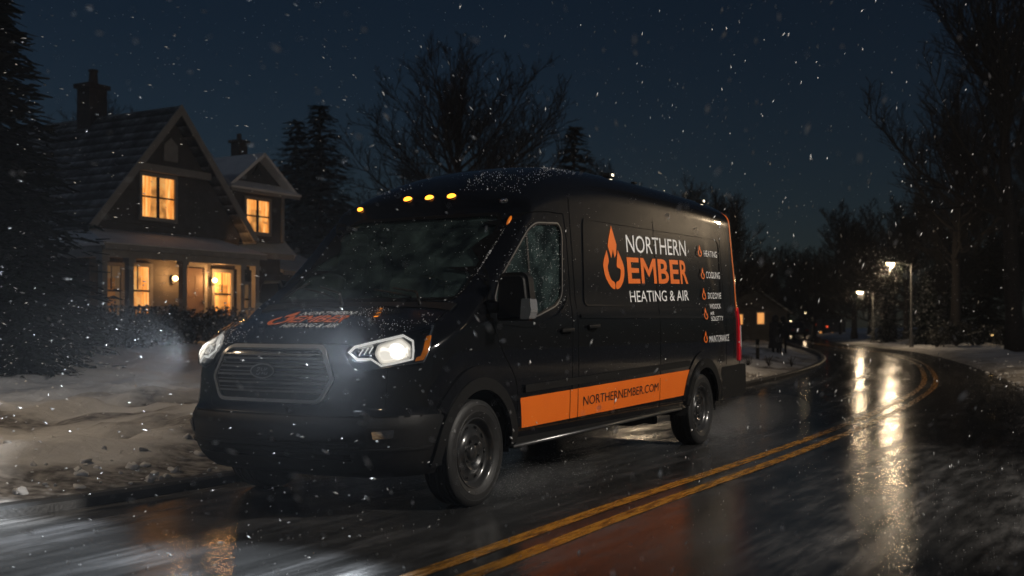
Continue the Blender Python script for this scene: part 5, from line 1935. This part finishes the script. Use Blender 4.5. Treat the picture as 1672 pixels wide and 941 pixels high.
# mist thrown up behind the tyres
M_mist = bpy.data.materials.new("tyre_mist")
M_mist.use_nodes = True
k = N(M_mist)
k.t.nodes.remove(k.b)
pv = k.n("ShaderNodeVolumePrincipled", Density=.12, Anisotropy=.2)
pv.inputs["Color"].default_value = (.9, .92, .95, 1)
k.l(pv.outputs[0], k.out.inputs["Volume"])
bm = bmesh.new()
for (u, l_, sx, sy_, sz) in ((-.28, .95, .62, .16, .13), (-.75, 1.0, .8, .22, .10), (-4.75, .95, .85, .24, .20), (-5.6, .98, 1.1, .36, .24), (-6.6, .95, 1.2, .45, .22), (-5.2, -.9, 1.0, .3, .2)):
    m = Matrix.Translation(van.location) @ Matrix.Rotation(VAN_A, 4, 'Z') @ Matrix.Translation((u, l_, sz * .75)) @ Matrix.Diagonal((sx, sy_, sz, 1))
    b_ = bmesh.new()
    bmesh.ops.create_icosphere(b_, subdivisions=3, radius=1, matrix=m)
    for v in b_.verts: v.co.z = max(.006, v.co.z)
    me_ = bpy.data.meshes.new("mist")
    b_.to_mesh(me_); b_.free()
    ob_ = bpy.data.objects.new("spray_mist", me_)
    me_.materials.append(M_mist)
    link(ob_)
    ob_["kind"] = "stuff"
bm.free()
M_glowair = bpy.data.materials.new("halo_air")
M_glowair.use_nodes = True
k = N(M_glowair)
k.t.nodes.remove(k.b)
pv = k.n("ShaderNodeVolumePrincipled", Density=.0013, Anisotropy=.3)
pv.inputs["Color"].default_value = (.88, .93, 1.0, 1)
k.l(pv.outputs[0], k.out.inputs["Volume"])
for l_ in (.74, -.74):  # mist volumes added so the headlights get a glowing halo
    m = Matrix.Translation(van.location) @ Matrix.Rotation(VAN_A, 4, 'Z') @ Matrix.Translation((1.85, l_ * 1.35, 1.02)) @ Matrix.Diagonal((.78, .60, .42, 1))
    b_ = bmesh.new()
    bmesh.ops.create_icosphere(b_, subdivisions=3, radius=1, matrix=m)
    o = obj("halo_mist", b_, M_glowair)
    o["kind"] = "stuff"
# snow lying on the van: hood, roof cap, glass
def pick_skin(rnd):
    m = rnd.random()
    if m < .34:
        a, b = rnd.uniform(.28, 1.0), rnd.uniform(-.85, .85)
        w = fbm(a * 2 + 5, b * 2, 3, 1.2) + (.25 if b > .2 and a < .75 else -.08)
        if w < rnd.uniform(-.1, .5): return None
        p, n = skin(ax_top, a, b, .002)
    elif m < .62:
        a, b = rnd.uniform(-1.9, -.8), rnd.uniform(-.7, .75)
        w = fbm(a * 2, b * 2 + 9, 3, 1.2) + (.35 if b > .15 else -.2)
        if w < rnd.uniform(-.1, .5): return None
        p, n = skin(ax_top, a, b, .002)
    elif m < .66:
        a, b = rnd.uniform(-.8, .8), rnd.uniform(1.40, 2.07)
        p, n = skin(ax_front, a, b, .003)
    elif m < .90:
        a, b = rnd.uniform(-1.15, -.05), rnd.uniform(1.30, 2.0)
        p, n = skin(ax_left, a, b, .003)
        if rnd.random() > .9: return None
    else:
        a, b = rnd.uniform(-5, .9), rnd.uniform(.5, 2.2)
        p, n = skin(ax_left, a, b, .002)
    t = n.cross(Vector((0, 1, 0)) if m < .66 else Vector((0, 0, 1)))
    return p, (t.normalized() if t.length > .1 else Vector((1, 0, 0)))
flakes("snow_dusting", 4200, 23, pick_skin, lambda r, c: .0019 * r.uniform(.4, 1.6), (.9, 2.4), parent=van)

# ================================================================== frosty air
HZ = bpy.data.materials.new("frosty_air")
HZ.use_nodes = True
k = N(HZ)
k.t.nodes.remove(k.b)
pv = k.n("ShaderNodeVolumePrincipled")
pv.inputs["Color"].default_value = (.85, .90, 1.0, 1)
pv.inputs["Density"].default_value = 0.0007
pv.inputs["Anisotropy"].default_value = 0.35
k.l(pv.outputs[0], k.out.inputs["Volume"])
if HAZE:
    hz = obj("haze", box((10, 115, 12.3), (400, 330, 27)), HZ)
    hz["kind"] = "stuff"
